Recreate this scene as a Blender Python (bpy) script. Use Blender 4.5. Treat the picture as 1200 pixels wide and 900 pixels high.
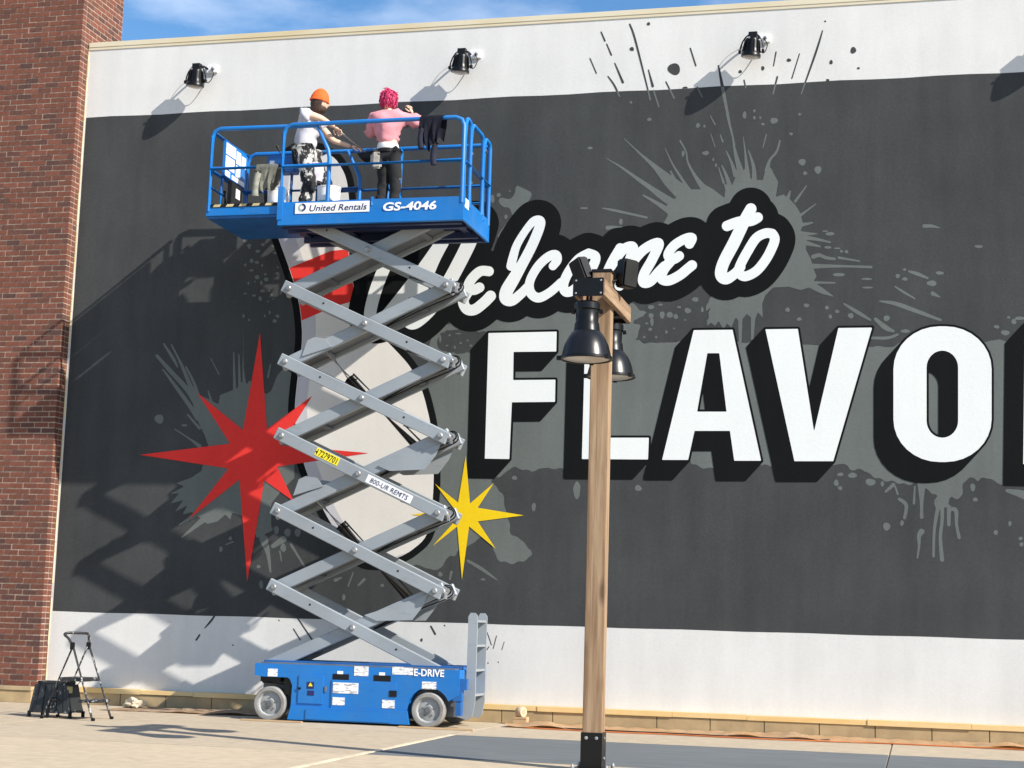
import bpy, bmesh, math, random
import numpy as np
from mathutils import Vector, Matrix
from mathutils.geometry import tessellate_polygon

sc = bpy.context.scene
for o in list(bpy.data.objects):
    bpy.data.objects.remove(o)
R = math.radians
random.seed(7)

# ------------------------------------------------------------------ camera
CAM_F, CAM_X, CAM_Y, CAM_Z = 1940.2, 10.818, -19.341, 1.158
YAW, PIT, ROL = -0.24442, 0.14354, 0.029277
_F = np.array([math.sin(YAW)*math.cos(PIT), math.cos(YAW)*math.cos(PIT), math.sin(PIT)])
_R0 = np.array([math.cos(YAW), -math.sin(YAW), 0.0]); _U0 = np.cross(_R0, _F)
_R = _R0*math.cos(ROL) + _U0*math.sin(ROL)
_U = -_R0*math.sin(ROL) + _U0*math.cos(ROL)
_C = np.array([CAM_X, CAM_Y, CAM_Z])
cam_d = bpy.data.cameras.new('camera'); cam = bpy.data.objects.new('camera', cam_d)
sc.collection.objects.link(cam)
cam_d.sensor_width = 36.0; cam_d.lens = CAM_F/1200*36.0; cam_d.clip_end = 2000
cam.matrix_world = Matrix(((_R[0], _U[0], -_F[0], _C[0]), (_R[1], _U[1], -_F[1], _C[1]), (_R[2], _U[2], -_F[2], _C[2]), (0, 0, 0, 1)))
sc.camera = cam

# ------------------------------------------------------------------ sky, sun, exposure
SUN = Vector((2.35, -1.0, 1.80)).normalized()          # towards the sun
el = math.asin(SUN.z); az = math.atan2(SUN.x, SUN.y)
w = bpy.data.worlds.new('World'); sc.world = w; w.use_nodes = True
nt = w.node_tree; nt.nodes.clear()
out = nt.nodes.new('ShaderNodeOutputWorld'); bg = nt.nodes.new('ShaderNodeBackground')
sky = nt.nodes.new('ShaderNodeTexSky'); sky.sky_type = 'NISHITA'; sky.sun_disc = False
sky.sun_elevation = el; sky.sun_rotation = az; sky.air_density = 1.0; sky.dust_density = 0.3; sky.ozone_density = 2.5
tc = nt.nodes.new('ShaderNodeTexCoord'); mp = nt.nodes.new('ShaderNodeMapping')
mp.inputs['Scale'].default_value = (2.6, 2.6, 7.0); mp.inputs['Location'].default_value = (0.75, 0.1, 0.4)
nz = nt.nodes.new('ShaderNodeTexNoise'); nz.inputs['Scale'].default_value = 1.6; nz.inputs['Detail'].default_value = 7; nz.inputs['Roughness'].default_value = 0.55
rp = nt.nodes.new('ShaderNodeValToRGB'); rp.color_ramp.elements[0].position = 0.46; rp.color_ramp.elements[1].position = 0.74
rp.color_ramp.elements[1].color = (0.7, 0.7, 0.7, 1)
mx = nt.nodes.new('ShaderNodeMix'); mx.data_type = 'RGBA'
mx.inputs[7].default_value = (7.0, 7.6, 8.6, 1)
nt.links.new(tc.outputs['Generated'], mp.inputs['Vector']); nt.links.new(mp.outputs[0], nz.inputs['Vector'])
nt.links.new(nz.outputs['Fac'], rp.inputs[0]); nt.links.new(rp.outputs[0], mx.inputs[0])
hs = nt.nodes.new('ShaderNodeHueSaturation'); hs.inputs['Saturation'].default_value = 1.22; nt.links.new(sky.outputs[0], hs.inputs['Color'])
nt.links.new(hs.outputs[0], mx.inputs[6]); nt.links.new(mx.outputs[2], bg.inputs[0]); nt.links.new(bg.outputs[0], out.inputs[0])
bg.inputs[1].default_value = 0.10
sd = bpy.data.lights.new('sun', 'SUN'); sd.energy = 4.3; sd.angle = R(0.53); sd.color = (1.0, 0.94, 0.85)
so = bpy.data.objects.new('sun', sd); sc.collection.objects.link(so)
so.rotation_euler = (-SUN).to_track_quat('-Z', 'Y').to_euler(); so.location = (20, -15, 20)
vs = sc.view_settings
vs.view_transform = 'Standard'; vs.look = 'None'; vs.exposure = 0.86; vs.gamma = 1.0; vs.use_curve_mapping = False

# ------------------------------------------------------------------ survey helpers: photo measurements to metres on a known plane
def on_y(u, v, y):
    d = _F + _R*(u-600)/CAM_F - _U*(v-450)/CAM_F
    P = _C + d*(y-_C[1])/d[1]
    return (P[0], P[2])
def wall_xz(u, v):
    u = np.asarray(u, float); v = np.asarray(v, float)
    d = _F[None, :] + _R[None, :]*((u-600)/CAM_F)[:, None] - _U[None, :]*((v-450)/CAM_F)[:, None]
    t = (0-_C[1])/d[:, 1]
    return _C[0]+d[:, 0]*t, _C[2]+d[:, 2]*t

# ------------------------------------------------------------------ materials
MATS = {}
def nodes_of(name):
    m = bpy.data.materials.new(name); m.use_nodes = True
    return m, m.node_tree, m.node_tree.nodes['Principled BSDF']
def mixc(nt, a, b, fac):
    n = nt.nodes.new('ShaderNodeMix'); n.data_type = 'RGBA'
    n.inputs[6].default_value = (*a, 1); n.inputs[7].default_value = (*b, 1)
    nt.links.new(fac, n.inputs[0]); return n.outputs[2]
def noise(nt, scale, detail=4, rough=0.55, coord='Object', stretch=(1, 1, 1)):
    t = nt.nodes.new('ShaderNodeTexCoord'); m = nt.nodes.new('ShaderNodeMapping'); n = nt.nodes.new('ShaderNodeTexNoise')
    m.inputs['Scale'].default_value = stretch
    n.inputs['Scale'].default_value = scale; n.inputs['Detail'].default_value = detail; n.inputs['Roughness'].default_value = rough
    nt.links.new(t.outputs[coord], m.inputs['Vector']); nt.links.new(m.outputs[0], n.inputs['Vector'])
    return n.outputs['Fac']
def ramp(nt, fac, p0, p1, c0=(0, 0, 0), c1=(1, 1, 1)):
    r = nt.nodes.new('ShaderNodeValToRGB'); r.color_ramp.elements[0].position = p0; r.color_ramp.elements[1].position = p1
    r.color_ramp.elements[0].color = (*c0, 1); r.color_ramp.elements[1].color = (*c1, 1)
    nt.links.new(fac, r.inputs[0]); return r.outputs[0]
def bump(nt, bsdf, fac, strength, dist):
    b = nt.nodes.new('ShaderNodeBump'); b.inputs['Strength'].default_value = strength; b.inputs['Distance'].default_value = dist
    nt.links.new(fac, b.inputs['Height']); nt.links.new(b.outputs[0], bsdf.inputs['Normal'])
def mat(name, col, rough=0.6, metal=0.0, var=0.12, scale=6.0, bmp=None, spec=None, col2=None, lo=0.35, hi=0.65, stretch=(1, 1, 1)):
    if name in MATS: return MATS[name]
    m, t, b = nodes_of(name)
    c2 = col2 or tuple(c*(1-2*var) for c in col); c1 = col if col2 else tuple(min(1, c*(1+var)) for c in col)
    f = ramp(t, noise(t, scale, stretch=stretch), lo, hi)
    t.links.new(mixc(t, c1, c2, f), b.inputs['Base Color'])
    b.inputs['Roughness'].default_value = rough; b.inputs['Metallic'].default_value = metal
    if spec is not None: b.inputs['Specular IOR Level'].default_value = spec
    if bmp: bump(t, b, noise(t, bmp[0], 5), bmp[1], bmp[2])
    MATS[name] = m; return m
def paint(name, col, dirt=0.10):
    """wall paint rolled on stucco"""
    m, t, b = nodes_of(name)
    big = ramp(t, noise(t, 0.9, 5), 0.3, 0.7); fine = ramp(t, noise(t, 26, 3), 0.3, 0.7)
    roll = ramp(t, noise(t, 2.2, 3, stretch=(2.2, 1, 0.35)), 0.35, 0.7)
    a = mixc(t, tuple(min(1, c*(1+dirt*.5)) for c in col), tuple(c*(1-dirt) for c in col), big)
    n = t.nodes.new('ShaderNodeMix'); n.data_type = 'RGBA'; n.blend_type = 'MULTIPLY'; n.inputs[0].default_value = 1.0
    g = mixc(t, (1, 1, 1), (1-dirt*.7,)*3, fine); t.links.new(a, n.inputs[6]); t.links.new(g, n.inputs[7])
    n2 = t.nodes.new('ShaderNodeMix'); n2.data_type = 'RGBA'; n2.blend_type = 'MULTIPLY'; n2.inputs[0].default_value = 1.0
    g2 = mixc(t, (1, 1, 1), (1-dirt*.8,)*3, roll); t.links.new(n.outputs[2], n2.inputs[6]); t.links.new(g2, n2.inputs[7])
    t.links.new(n2.outputs[2], b.inputs['Base Color'])
    b.inputs['Roughness'].default_value = 0.85; b.inputs['Specular IOR Level'].default_value = 0.12
    bump(t, b, noise(t, 60, 4, 0.6), 0.16, 0.010)
    return m
P_WHITE = paint('stucco_white', (0.655, 0.652, 0.635), 0.07)
P_DARK = paint('paint_charcoal', (0.060, 0.063, 0.064), 0.18)
P_GREY = paint('paint_mid_grey', (0.135, 0.150, 0.142), 0.12)
P_BLACK = paint('paint_black', (0.0055, 0.0065, 0.007), 0.2)
P_LETTER = paint('paint_letter_white', (0.71, 0.73, 0.715), 0.03)
P_RED = paint('paint_red', (0.72, 0.042, 0.036), 0.08)
P_YEL = paint('paint_yellow', (0.80, 0.55, 0.012), 0.06)
P_PIN = paint('paint_ivory', (0.69, 0.66, 0.615), 0.04)
P_PINSH = paint('paint_pale_lilac', (0.50, 0.49, 0.515), 0.04)

def add_speckle(name, base, spots, scale=9, thr=0.60, rough=0.6):
    m, t, b = nodes_of(name)
    f = ramp(t, noise(t, scale, 6, 0.7, stretch=(1, 1, .6)), thr, thr+.04)
    t.links.new(mixc(t, base, spots, f), b.inputs['Base Color']); b.inputs['Roughness'].default_value = rough
    return m
def brick_mat(name, per_island):
    m, t, b = nodes_of(name)
    if per_island:
        g = t.nodes.new('ShaderNodeNewGeometry'); r = g.outputs['Random Per Island']
    else:
        g = t.nodes.new('ShaderNodeObjectInfo'); r = g.outputs['Random']
    cr = t.nodes.new('ShaderNodeValToRGB'); e = cr.color_ramp.elements
    e[0].position = 0.0; e[0].color = (0.092, 0.050, 0.043, 1); e[1].position = 1.0; e[1].color = (0.20, 0.078, 0.055, 1)
    for p, c in ((0.10, (0.115, 0.056, 0.045)), (0.35, (0.150, 0.062, 0.043)), (0.72, (0.182, 0.069, 0.046))):
        n = e.new(p); n.color = (*c, 1)
    t.links.new(r, cr.inputs[0])
    f = ramp(t, noise(t, 22, 5, 0.65), 0.3, 0.75)
    n = t.nodes.new('ShaderNodeMix'); n.data_type = 'RGBA'; n.blend_type = 'MULTIPLY'; n.inputs[0].default_value = 1
    t.links.new(cr.outputs[0], n.inputs[6]); t.links.new(mixc(t, (1.1, 1.08, 1.06), (0.68, 0.7, 0.74), f), n.inputs[7])
    t.links.new(n.outputs[2], b.inputs['Base Color']); b.inputs['Roughness'].default_value = 0.9
    b.inputs['Specular IOR Level'].default_value = 0.2
    bump(t, b, noise(t, 90, 4), 0.4, 0.006)
    return m
M_BRICK = brick_mat('brick_red', False); M_BRICKS = brick_mat('brick_red_field', True)
M_MORTAR = mat('mortar', (0.40, 0.305, 0.235), 0.95, var=.12, scale=14, bmp=(60, .4, .004))
M_CAP = mat('coping_cream', (0.62, 0.56, 0.42), 0.5, var=.05, scale=2, col2=(0.56, 0.46, 0.27), lo=.45, hi=.75, stretch=(.3, 1, 1))
M_TAPE = mat('masking_tape_yellow', (0.66, 0.42, 0.15), 0.6, var=.1, scale=3, col2=(0.70, 0.52, 0.26), stretch=(.5, 1, 1))
M_LEDGE = mat('ledge_block_tan', (0.40, 0.29, 0.155), 0.85, var=.08, scale=5, bmp=(50, .3, .004))
M_KRAFT = mat('kraft_paper', (0.50, 0.345, 0.21), 0.75, var=.12, scale=2.5, col2=(0.58, 0.45, 0.32))
def worn(name, col, dust, chip, rough):
    m, t, b = nodes_of(name)
    d = ramp(t, noise(t, 2.6, 8, .68), .42, .80); c = ramp(t, noise(t, 34, 6, .7), .665, .70); s_ = ramp(t, noise(t, 5, 5, .6, stretch=(1, 1, 6)), .60, .78)
    x = mixc(t, col, tuple(q*.80 for q in col), ramp(t, noise(t, 1.2, 5), .35, .7))
    def over(x, colr, fac, k):
        mu = t.nodes.new('ShaderNodeMath'); mu.operation = 'MULTIPLY'; mu.inputs[1].default_value = k; t.links.new(fac, mu.inputs[0])
        n = t.nodes.new('ShaderNodeMix'); n.data_type = 'RGBA'; n.inputs[7].default_value = (*colr, 1); t.links.new(mu.outputs[0], n.inputs[0]); t.links.new(x, n.inputs[6]); return n.outputs[2]
    x = over(x, dust, d, .22); x = over(x, tuple(q*.45 for q in col), s_, .5); x = over(x, chip, c, .75)
    t.links.new(x, b.inputs['Base Color'])
    rr = t.nodes.new('ShaderNodeMapRange'); rr.inputs[3].default_value = rough-.08; rr.inputs[4].default_value = rough+.25; t.links.new(d, rr.inputs[0]); t.links.new(rr.outputs[0], b.inputs['Roughness'])
    bump(t, b, noise(t, 8, 4), .06, .004); return m
M_BLUE = worn('lift_blue', (0.004, 0.165, 0.52), (0.10, 0.22, 0.36), (0.16, 0.20, 0.26), .42)
M_BLUED = mat('lift_blue_dull', (0.009, 0.10, 0.33), 0.5, var=.1, scale=4)
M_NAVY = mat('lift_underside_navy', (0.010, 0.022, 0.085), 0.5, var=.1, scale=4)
M_STEEL = worn('lift_grey', (0.285, 0.315, 0.34), (0.30, 0.30, 0.29), (0.10, 0.09, 0.08), .45)
M_STEELD = mat('lift_grey_dark', (0.125, 0.132, 0.14), 0.5, var=.1, scale=4)
M_LUG = mat('zinc', (0.34, 0.345, 0.35), 0.4, 0.4, var=.2, scale=14)
M_BLK = mat('black_plastic', (0.007, 0.007, 0.008), 0.5, var=.1, scale=6, spec=.3)
M_BLKM = mat('black_metal', (0.005, 0.005, 0.0055), 0.34, 0.0, var=.1, scale=5, spec=.28)
M_CHROME = mat('chrome', (0.72, 0.73, 0.75), 0.28, .65, var=.03)
M_LABEL = mat('decal_white', (0.80, 0.80, 0.79), 0.5, var=.03)
M_LABELP = mat('decal_printed', (0.78, 0.78, 0.77), 0.5, scale=26, col2=(0.36, 0.33, 0.36), lo=.52, hi=.60, stretch=(.55, 1, 2.6))
M_NAVYINK = mat('navy_ink', (0.012, 0.016, 0.10), 0.5, var=.03)
M_GREYINK = mat('grey_ink', (0.33, 0.40, 0.36), 0.5, var=.03)
M_YLABEL = mat('decal_yellow', (0.85, 0.70, 0.02), 0.5, var=.03)
M_TYRE = mat('tyre_grey', (0.27, 0.265, 0.25), 0.8, var=.12, scale=9, col2=(0.19, 0.18, 0.17))
M_RIM = mat('rim_grey', (0.30, 0.31, 0.31), 0.45, var=.08, scale=9)
M_WOOD = None
M_SKIN = mat('skin', (0.66, 0.43, 0.31), 0.55, var=.04, scale=9)
M_GLASS = mat('lamp_glass', (0.45, 0.43, 0.40), 0.25, var=.04)
M_KRAFT2 = mat('kraft_paper_orange', (0.66, 0.42, 0.20), 0.75, scale=2.5, col2=(0.72, 0.52, 0.32))
M_ORANGE = mat('orange_cord', (0.50, 0.14, 0.03), 0.5, var=.08)
def wood(name, a, b2, axis):
    m, t, b = nodes_of(name)
    st = [9, 9, 9]; st[axis] = 0.55
    f = ramp(t, noise(t, 2.4, 6, 0.6, stretch=tuple(st)), 0.33, 0.68)
    t.links.new(mixc(t, a, b2, f), b.inputs['Base Color']); b.inputs['Roughness'].default_value = 0.75
    vt = t.nodes.new('ShaderNodeTexVoronoi'); vt.inputs['Scale'].default_value = 1.0
    tcv = t.nodes.new('ShaderNodeTexCoord'); mpv = t.nodes.new('ShaderNodeMapping'); sv = [5, 5, 5]; sv[axis] = 1.6
    mpv.inputs['Scale'].default_value = sv; t.links.new(tcv.outputs['Object'], mpv.inputs['Vector']); t.links.new(mpv.outputs[0], vt.inputs['Vector'])
    kn = ramp(t, vt.outputs['Distance'], 0.07, 0.22, (1, 1, 1), (0, 0, 0))
    st3 = [55, 55, 55]; st3[axis] = .5
    ck = ramp(t, noise(t, 1.0, 3, .5, stretch=tuple(st3)), 0.60, 0.67)
    mxk = t.nodes.new('ShaderNodeMath'); mxk.operation = 'MAXIMUM'; t.links.new(kn, mxk.inputs[0]); t.links.new(ck, mxk.inputs[1])
    sck = t.nodes.new('ShaderNodeMath'); sck.operation = 'MULTIPLY'; sck.inputs[1].default_value = .75; t.links.new(mxk.outputs[0], sck.inputs[0])
    nk = t.nodes.new('ShaderNodeMix'); nk.data_type = 'RGBA'; nk.inputs[7].default_value = (b2[0]*.38, b2[1]*.34, b2[2]*.3, 1)
    t.links.new(sck.outputs[0], nk.inputs[0]); t.links.new(mixc(t, a, b2, f), nk.inputs[6]); t.links.new(nk.outputs[2], b.inputs['Base Color'])
    st2 = [30, 30, 30]; st2[axis] = 0.8
    bump(t, b, noise(t, 2.0, 4, .6, stretch=tuple(st2)), 0.3, 0.004); return m
M_WOOD = wood('post_timber', (0.37, 0.255, 0.155), (0.18, 0.105, 0.055), 2)
M_WOODY = wood('beam_timber', (0.36, 0.245, 0.15), (0.17, 0.10, 0.055), 1)
M_WOODX = wood('plank_timber', (0.55, 0.39, 0.22), (0.36, 0.23, 0.12), 0)

# ------------------------------------------------------------------ object helpers
col = sc.collection
def finish(bm, name, m, parent=None, smooth=False, org=None):
    me = bpy.data.meshes.new(name)
    bmesh.ops.recalc_face_normals(bm, faces=bm.faces)
    bm.to_mesh(me); bm.free()
    return put(me, name, m, parent, smooth)
def root_loc(o):
    v = Vector((0, 0, 0))
    while o is not None:
        v += o.location; o = o.parent
    return v
def put(me, name, m, parent=None, smooth=False):
    """mesh given in world metres; stored relative to its parent's base"""
    o = bpy.data.objects.new(name, me); col.objects.link(o)
    if parent is not None:
        me.transform(Matrix.Translation(-root_loc(parent))); o.parent = parent
    for mm in (m if isinstance(m, (list, tuple)) else [m]): me.materials.append(mm)
    if smooth:
        for p in me.polygons: p.use_smooth = True
        me.set_sharp_from_angle(angle=R(40))
    return o
def tag(o, label=None, cat=None, group=None, kind=None):
    if label: o['label'] = label
    if cat: o['category'] = cat
    if group: o['group'] = group
    if kind: o['kind'] = kind
    return o
def thing(name, loc, label, cat, group=None):
    o = bpy.data.objects.new(name, None); col.objects.link(o); o.location = loc; o.empty_display_size = .1
    return tag(o, label, cat, group)
def NB(): return bmesh.new()
def box(bm, lo, hi, bev=0.0):
    r = bmesh.ops.create_cube(bm, size=1.0); vs = r['verts']
    for v in vs:
        for k in range(3): v.co[k] = lo[k] + (v.co[k]+.5)*(hi[k]-lo[k])
    if bev: bmesh.ops.bevel(bm, geom=list({e for v in vs for e in v.link_edges}), offset=bev, segments=2, affect='EDGES')
def frame(d):
    d = Vector(d).normalized(); a = Vector((0, 0, 1)) if abs(d.z) < .95 else Vector((1, 0, 0))
    s = d.cross(a).normalized(); return d, s, s.cross(d).normalized()
def tube(bm, pts, r, n=8, cap=True):
    pts = [Vector(p) for p in pts]; rings = []
    rr = r if isinstance(r, (list, tuple)) else [r]*len(pts)
    prev = None
    for i, p in enumerate(pts):
        d = (pts[min(i+1, len(pts)-1)]-pts[max(i-1, 0)])
        _, s, t = frame(d)
        if prev is not None:
            s = (prev - prev.dot(d.normalized())*d.normalized()).normalized(); t = s.cross(d.normalized()).normalized()*-1
            t = d.normalized().cross(s)
        prev = s
        rings.append([bm.verts.new(p + (s*math.cos(a)+t*math.sin(a))*rr[i]) for a in [2*math.pi*k/n for k in range(n)]])
    for a, b in zip(rings, rings[1:]):
        for k in range(n): bm.faces.new((a[k], a[(k+1) % n], b[(k+1) % n], b[k]))
    if cap: bm.faces.new(rings[0][::-1]); bm.faces.new(rings[-1])
def bar(bm, p, q, wid, hei, side=(0, 1, 0)):
    """rectangular bar from p to q; wid measured along side, hei across"""
    p = Vector(p); q = Vector(q); d = (q-p).normalized(); s = Vector(side).normalized(); u = d.cross(s).normalized()
    vs = []
    for e in (p, q):
        for a, b in ((-1, -1), (1, -1), (1, 1), (-1, 1)): vs.append(bm.verts.new(e+s*a*wid/2+u*b*hei/2))
    for f in ((0, 1, 2, 3), (7, 6, 5, 4), (0, 4, 5, 1), (1, 5, 6, 2), (2, 6, 7, 3), (3, 7, 4, 0)): bm.faces.new([vs[i] for i in f])
def prism(bm, pts, y0, y1):
    """closed outline in x,z pushed from y0 to y1"""
    a = [bm.verts.new((x, y0, z)) for x, z in pts]; b = [bm.verts.new((x, y1, z)) for x, z in pts]; n = len(pts)
    for k in range(n): bm.faces.new((a[k], a[(k+1) % n], b[(k+1) % n], b[k]))
    for t in tessellate_polygon([[Vector((x, z, 0)) for x, z in pts]]):
        bm.faces.new([a[i] for i in t]); bm.faces.new([b[i] for i in t][::-1])
def lathe(bm, prof, o, axis=(0, 0, 1), n=20, cap=True):
    """prof: (radius, distance along axis)"""
    o = Vector(o); d, s, t = frame(axis); rings = []
    for r, h in prof:
        rings.append([bm.verts.new(o+d*h+(s*math.cos(2*math.pi*k/n)+t*math.sin(2*math.pi*k/n))*max(r, 1e-4)) for k in range(n)])
    for a, b in zip(rings, rings[1:]):
        for k in range(n): bm.faces.new((a[k], a[(k+1) % n], b[(k+1) % n], b[k]))
    if cap: bm.faces.new(rings[0][::-1]); bm.faces.new(rings[-1])
    else:
        for k in range(n): bm.faces.new((rings[-1][k], rings[-1][(k+1) % n], rings[0][(k+1) % n], rings[0][k]))
def part(name, fn, m, parent, smooth=False):
    bm = NB(); fn(bm); return finish(bm, name, m, parent, smooth)
def arc(c, a0, a1, r, n=5):
    return [(c[0]+r*math.cos(a0+(a1-a0)*k/n), c[1]+r*math.sin(a0+(a1-a0)*k/n)) for k in range(n+1)]
def lettering(text, parent, y, x0, x1, z0, z1, m, bold=0.0, shear=0.0, ang=0.0, name='lettering', depth=0.003):
    cu = bpy.data.curves.new('t', 'FONT'); cu.body = text; cu.size = 1; cu.offset = bold; cu.shear = shear; cu.resolution_u = 3
    o = bpy.data.objects.new('t', cu); col.objects.link(o)
    dg = bpy.context.evaluated_depsgraph_get(); me = bpy.data.meshes.new_from_object(o.evaluated_get(dg))
    bpy.data.objects.remove(o); bpy.data.curves.remove(cu)
    xs = [v.co.x for v in me.vertices]; ys = [v.co.y for v in me.vertices]
    a, b, c, d = min(xs), max(xs), min(ys), max(ys)
    cx, cz = (x0+x1)/2, (z0+z1)/2; ca, sa = math.cos(ang), math.sin(ang)
    for v in me.vertices:
        px = ((v.co.x-a)/(b-a)-.5)*(x1-x0); pz = ((v.co.y-c)/(d-c)-.5)*(z1-z0)
        v.co = Vector((cx+px*ca-pz*sa, y-depth, cz+px*sa+pz*ca))
    me.name = name
    return put(me, name, m, parent)
def plate(name, parent, y, x0, x1, z0, z1, m, ang=0.0, th=.003):
    """thin decal standing off the surface at y, towards the street"""
    cx, cz = (x0+x1)/2, (z0+z1)/2; ca, sa = math.cos(ang), math.sin(ang)
    pts = []
    for px, pz in ((x0-cx, z0-cz), (x1-cx, z0-cz), (x1-cx, z1-cz), (x0-cx, z1-cz)): pts.append((cx+px*ca-pz*sa, cz+px*sa+pz*ca))
    return part(name, lambda bm: prism(bm, pts, y-th, y), m, parent)

# ------------------------------------------------------------------ painted-shape helpers (outlines measured on the wall)
PT = 0.36                                   # paint coats are thin
def chaikin(p, n=2):
    for _ in range(n):
        q = []
        for i in range(len(p)):
            a, b = p[i], p[(i+1) % len(p)]
            q.append((a[0]*.8+b[0]*.2, a[1]*.8+b[1]*.2)); q.append((a[0]*.2+b[0]*.8, a[1]*.2+b[1]*.8))
        p = q
    return p
def crom(p, n=6):
    q = []
    for i in range(len(p)-1):
        a, b, c, d = p[max(i-1, 0)], p[i], p[i+1], p[min(i+2, len(p)-1)]
        for k in range(n):
            t = k/n
            q.append(tuple(.5*((2*b[j])+(-a[j]+c[j])*t+(2*a[j]-5*b[j]+4*c[j]-d[j])*t*t+(-a[j]+3*b[j]-3*c[j]+d[j])*t**3) for j in range(len(b))))
    q.append(tuple(p[-1])); return q
class Field:
    """signed distance picture of paint, negative inside"""
    def __init__(s, u0, v0, u1, v1, st=1.0):
        s.u = np.arange(u0, u1+st, st); s.v = np.arange(v0, v1+st, st); s.st = st
        s.U, s.V = np.meshgrid(s.u, s.v); s.F = np.full(s.U.shape, 60.0)
    def win(s, pts, m):
        us = [p[0] for p in pts]; vs_ = [p[1] for p in pts]
        i0 = max(0, int((min(us)-m-s.u[0])/s.st)); i1 = min(len(s.u), int((max(us)+m-s.u[0])/s.st)+2)
        j0 = max(0, int((min(vs_)-m-s.v[0])/s.st)); j1 = min(len(s.v), int((max(vs_)+m-s.v[0])/s.st)+2)
        return slice(j0, j1), slice(i0, i1)
    def seg(s, a, b, U, V):
        dx, dy = b[0]-a[0], b[1]-a[1]; L = dx*dx+dy*dy+1e-9
        t = np.clip(((U-a[0])*dx+(V-a[1])*dy)/L, 0, 1)
        return np.hypot(U-a[0]-t*dx, V-a[1]-t*dy), t
    def stroke(s, pts, r=None, smooth=True, m=8):
        P = [(p[0], p[1], (p[2] if len(p) > 2 else r)) for p in pts]
        if smooth and len(P) > 2: P = crom(P)
        w_ = s.win(P, m+max(p[2] for p in P)); U, V = s.U[w_], s.V[w_]
        if U.size == 0: return
        for a, b in zip(P, P[1:]):
            d, t = s.seg(a, b, U, V); s.F[w_] = np.minimum(s.F[w_], d-(a[2]+(b[2]-a[2])*t))
    def ell(s, u, v, a, b, ang=0.0):
        w_ = s.win([(u-a, v-b), (u+a, v+b)], 3+max(a, b)*.3); U, V = s.U[w_]-u, s.V[w_]-v
        if U.size == 0: return
        c, q = math.cos(ang), math.sin(ang); X = U*c+V*q; Y = -U*q+V*c
        th = np.arctan2(Y, X); k = 1+.06*np.sin(3*th+u)+.05*np.sin(2*th+v)
        s.F[w_] = np.minimum(s.F[w_], (np.hypot(X/a, Y/b)-k)*min(a, b))
    def polysd(s, pts, U, V):
        ins = np.zeros(U.shape, bool); D = np.full(U.shape, 1e3)
        for a, b in zip(pts, pts[1:]+pts[:1]):
            d, _ = s.seg(a, b, U, V); D = np.minimum(D, d)
            c = ((a[1] > V) != (b[1] > V)) & (U < (b[0]-a[0])*(V-a[1])/(b[1]-a[1]+1e-12)+a[0]); ins ^= c
        return np.where(ins, -D, D)
    def poly(s, pts, m=40, smooth=0):
        pts = [tuple(p) for p in pts]
        if smooth: pts = chaikin(pts, smooth)
        w_ = s.win(pts, m); s.F[w_] = np.minimum(s.F[w_], s.polysd(pts, s.U[w_], s.V[w_]))
    def wobble(s, amp, wl, seed=0):
        rg = np.random.RandomState(seed)
        for k in range(6):
            a = rg.rand()*6.28; L = wl*(.5+rg.rand()); ph = rg.rand()*6.28
            s.F += amp/2.4*np.sin((s.U*math.cos(a)+s.V*math.sin(a))*6.28/L+ph)
    def build(s, name, off, m, parent, F=None):
        F = s.F if F is None else F
        ins = F < 0; u, v = s.u, s.v; VU = []; VV = []; faces = []
        full = ins[:-1, :-1] & ins[1:, :-1] & ins[:-1, 1:] & ins[1:, 1:]
        anyi = ins[:-1, :-1] | ins[1:, :-1] | ins[:-1, 1:] | ins[1:, 1:]
        for j in range(full.shape[0]):
            row = full[j]
            if row.any():
                d = np.diff(np.concatenate(([0], row.astype(int), [0]))); st = np.where(d == 1)[0]; en = np.where(d == -1)[0]
                for a, b in zip(st, en):
                    n = len(VU); VU += [u[a], u[b], u[b], u[a]]; VV += [v[j], v[j], v[j+1], v[j+1]]; faces.append((n, n+1, n+2, n+3))
        js, iss = np.where(anyi & ~full)
        for j, i in zip(js, iss):
            cs = ((i, j), (i+1, j), (i+1, j+1), (i, j+1)); f = [F[b, a] for a, b in cs]; n = len(VU); cnt = 0
            for k in range(4):
                a, b = cs[k], cs[(k+1) % 4]; fa, fb = f[k], f[(k+1) % 4]
                if fa < 0: VU.append(u[a[0]]); VV.append(v[a[1]]); cnt += 1
                if (fa < 0) != (fb < 0):
                    t = fa/(fa-fb); VU.append(u[a[0]]+(u[b[0]]-u[a[0]])*t); VV.append(v[a[1]]+(v[b[1]]-v[a[1]])*t); cnt += 1
            if cnt >= 3: faces.append(tuple(range(n, n+cnt)))
            else: VU = VU[:n]; VV = VV[:n]
        X, Z = wall_xz(VU, VV)
        me = bpy.data.meshes.new(name)
        me.from_pydata([(x, -off*PT, z) for x, z in zip(X, Z)], [], [f for f in faces]); me.update()
        return put(me, name, m, parent)
def paint_poly(name, pts, off, m, parent):
    X, Z = wall_xz([p[0] for p in pts], [p[1] for p in pts])
    co = [Vector((x, -off*PT, z)) for x, z in zip(X, Z)]
    tri = tessellate_polygon([co]); me = bpy.data.meshes.new(name)
    me.from_pydata([tuple(c) for c in co], [], [tuple(t) for t in tri]); me.update()
    return put(me, name, m, parent)

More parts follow.
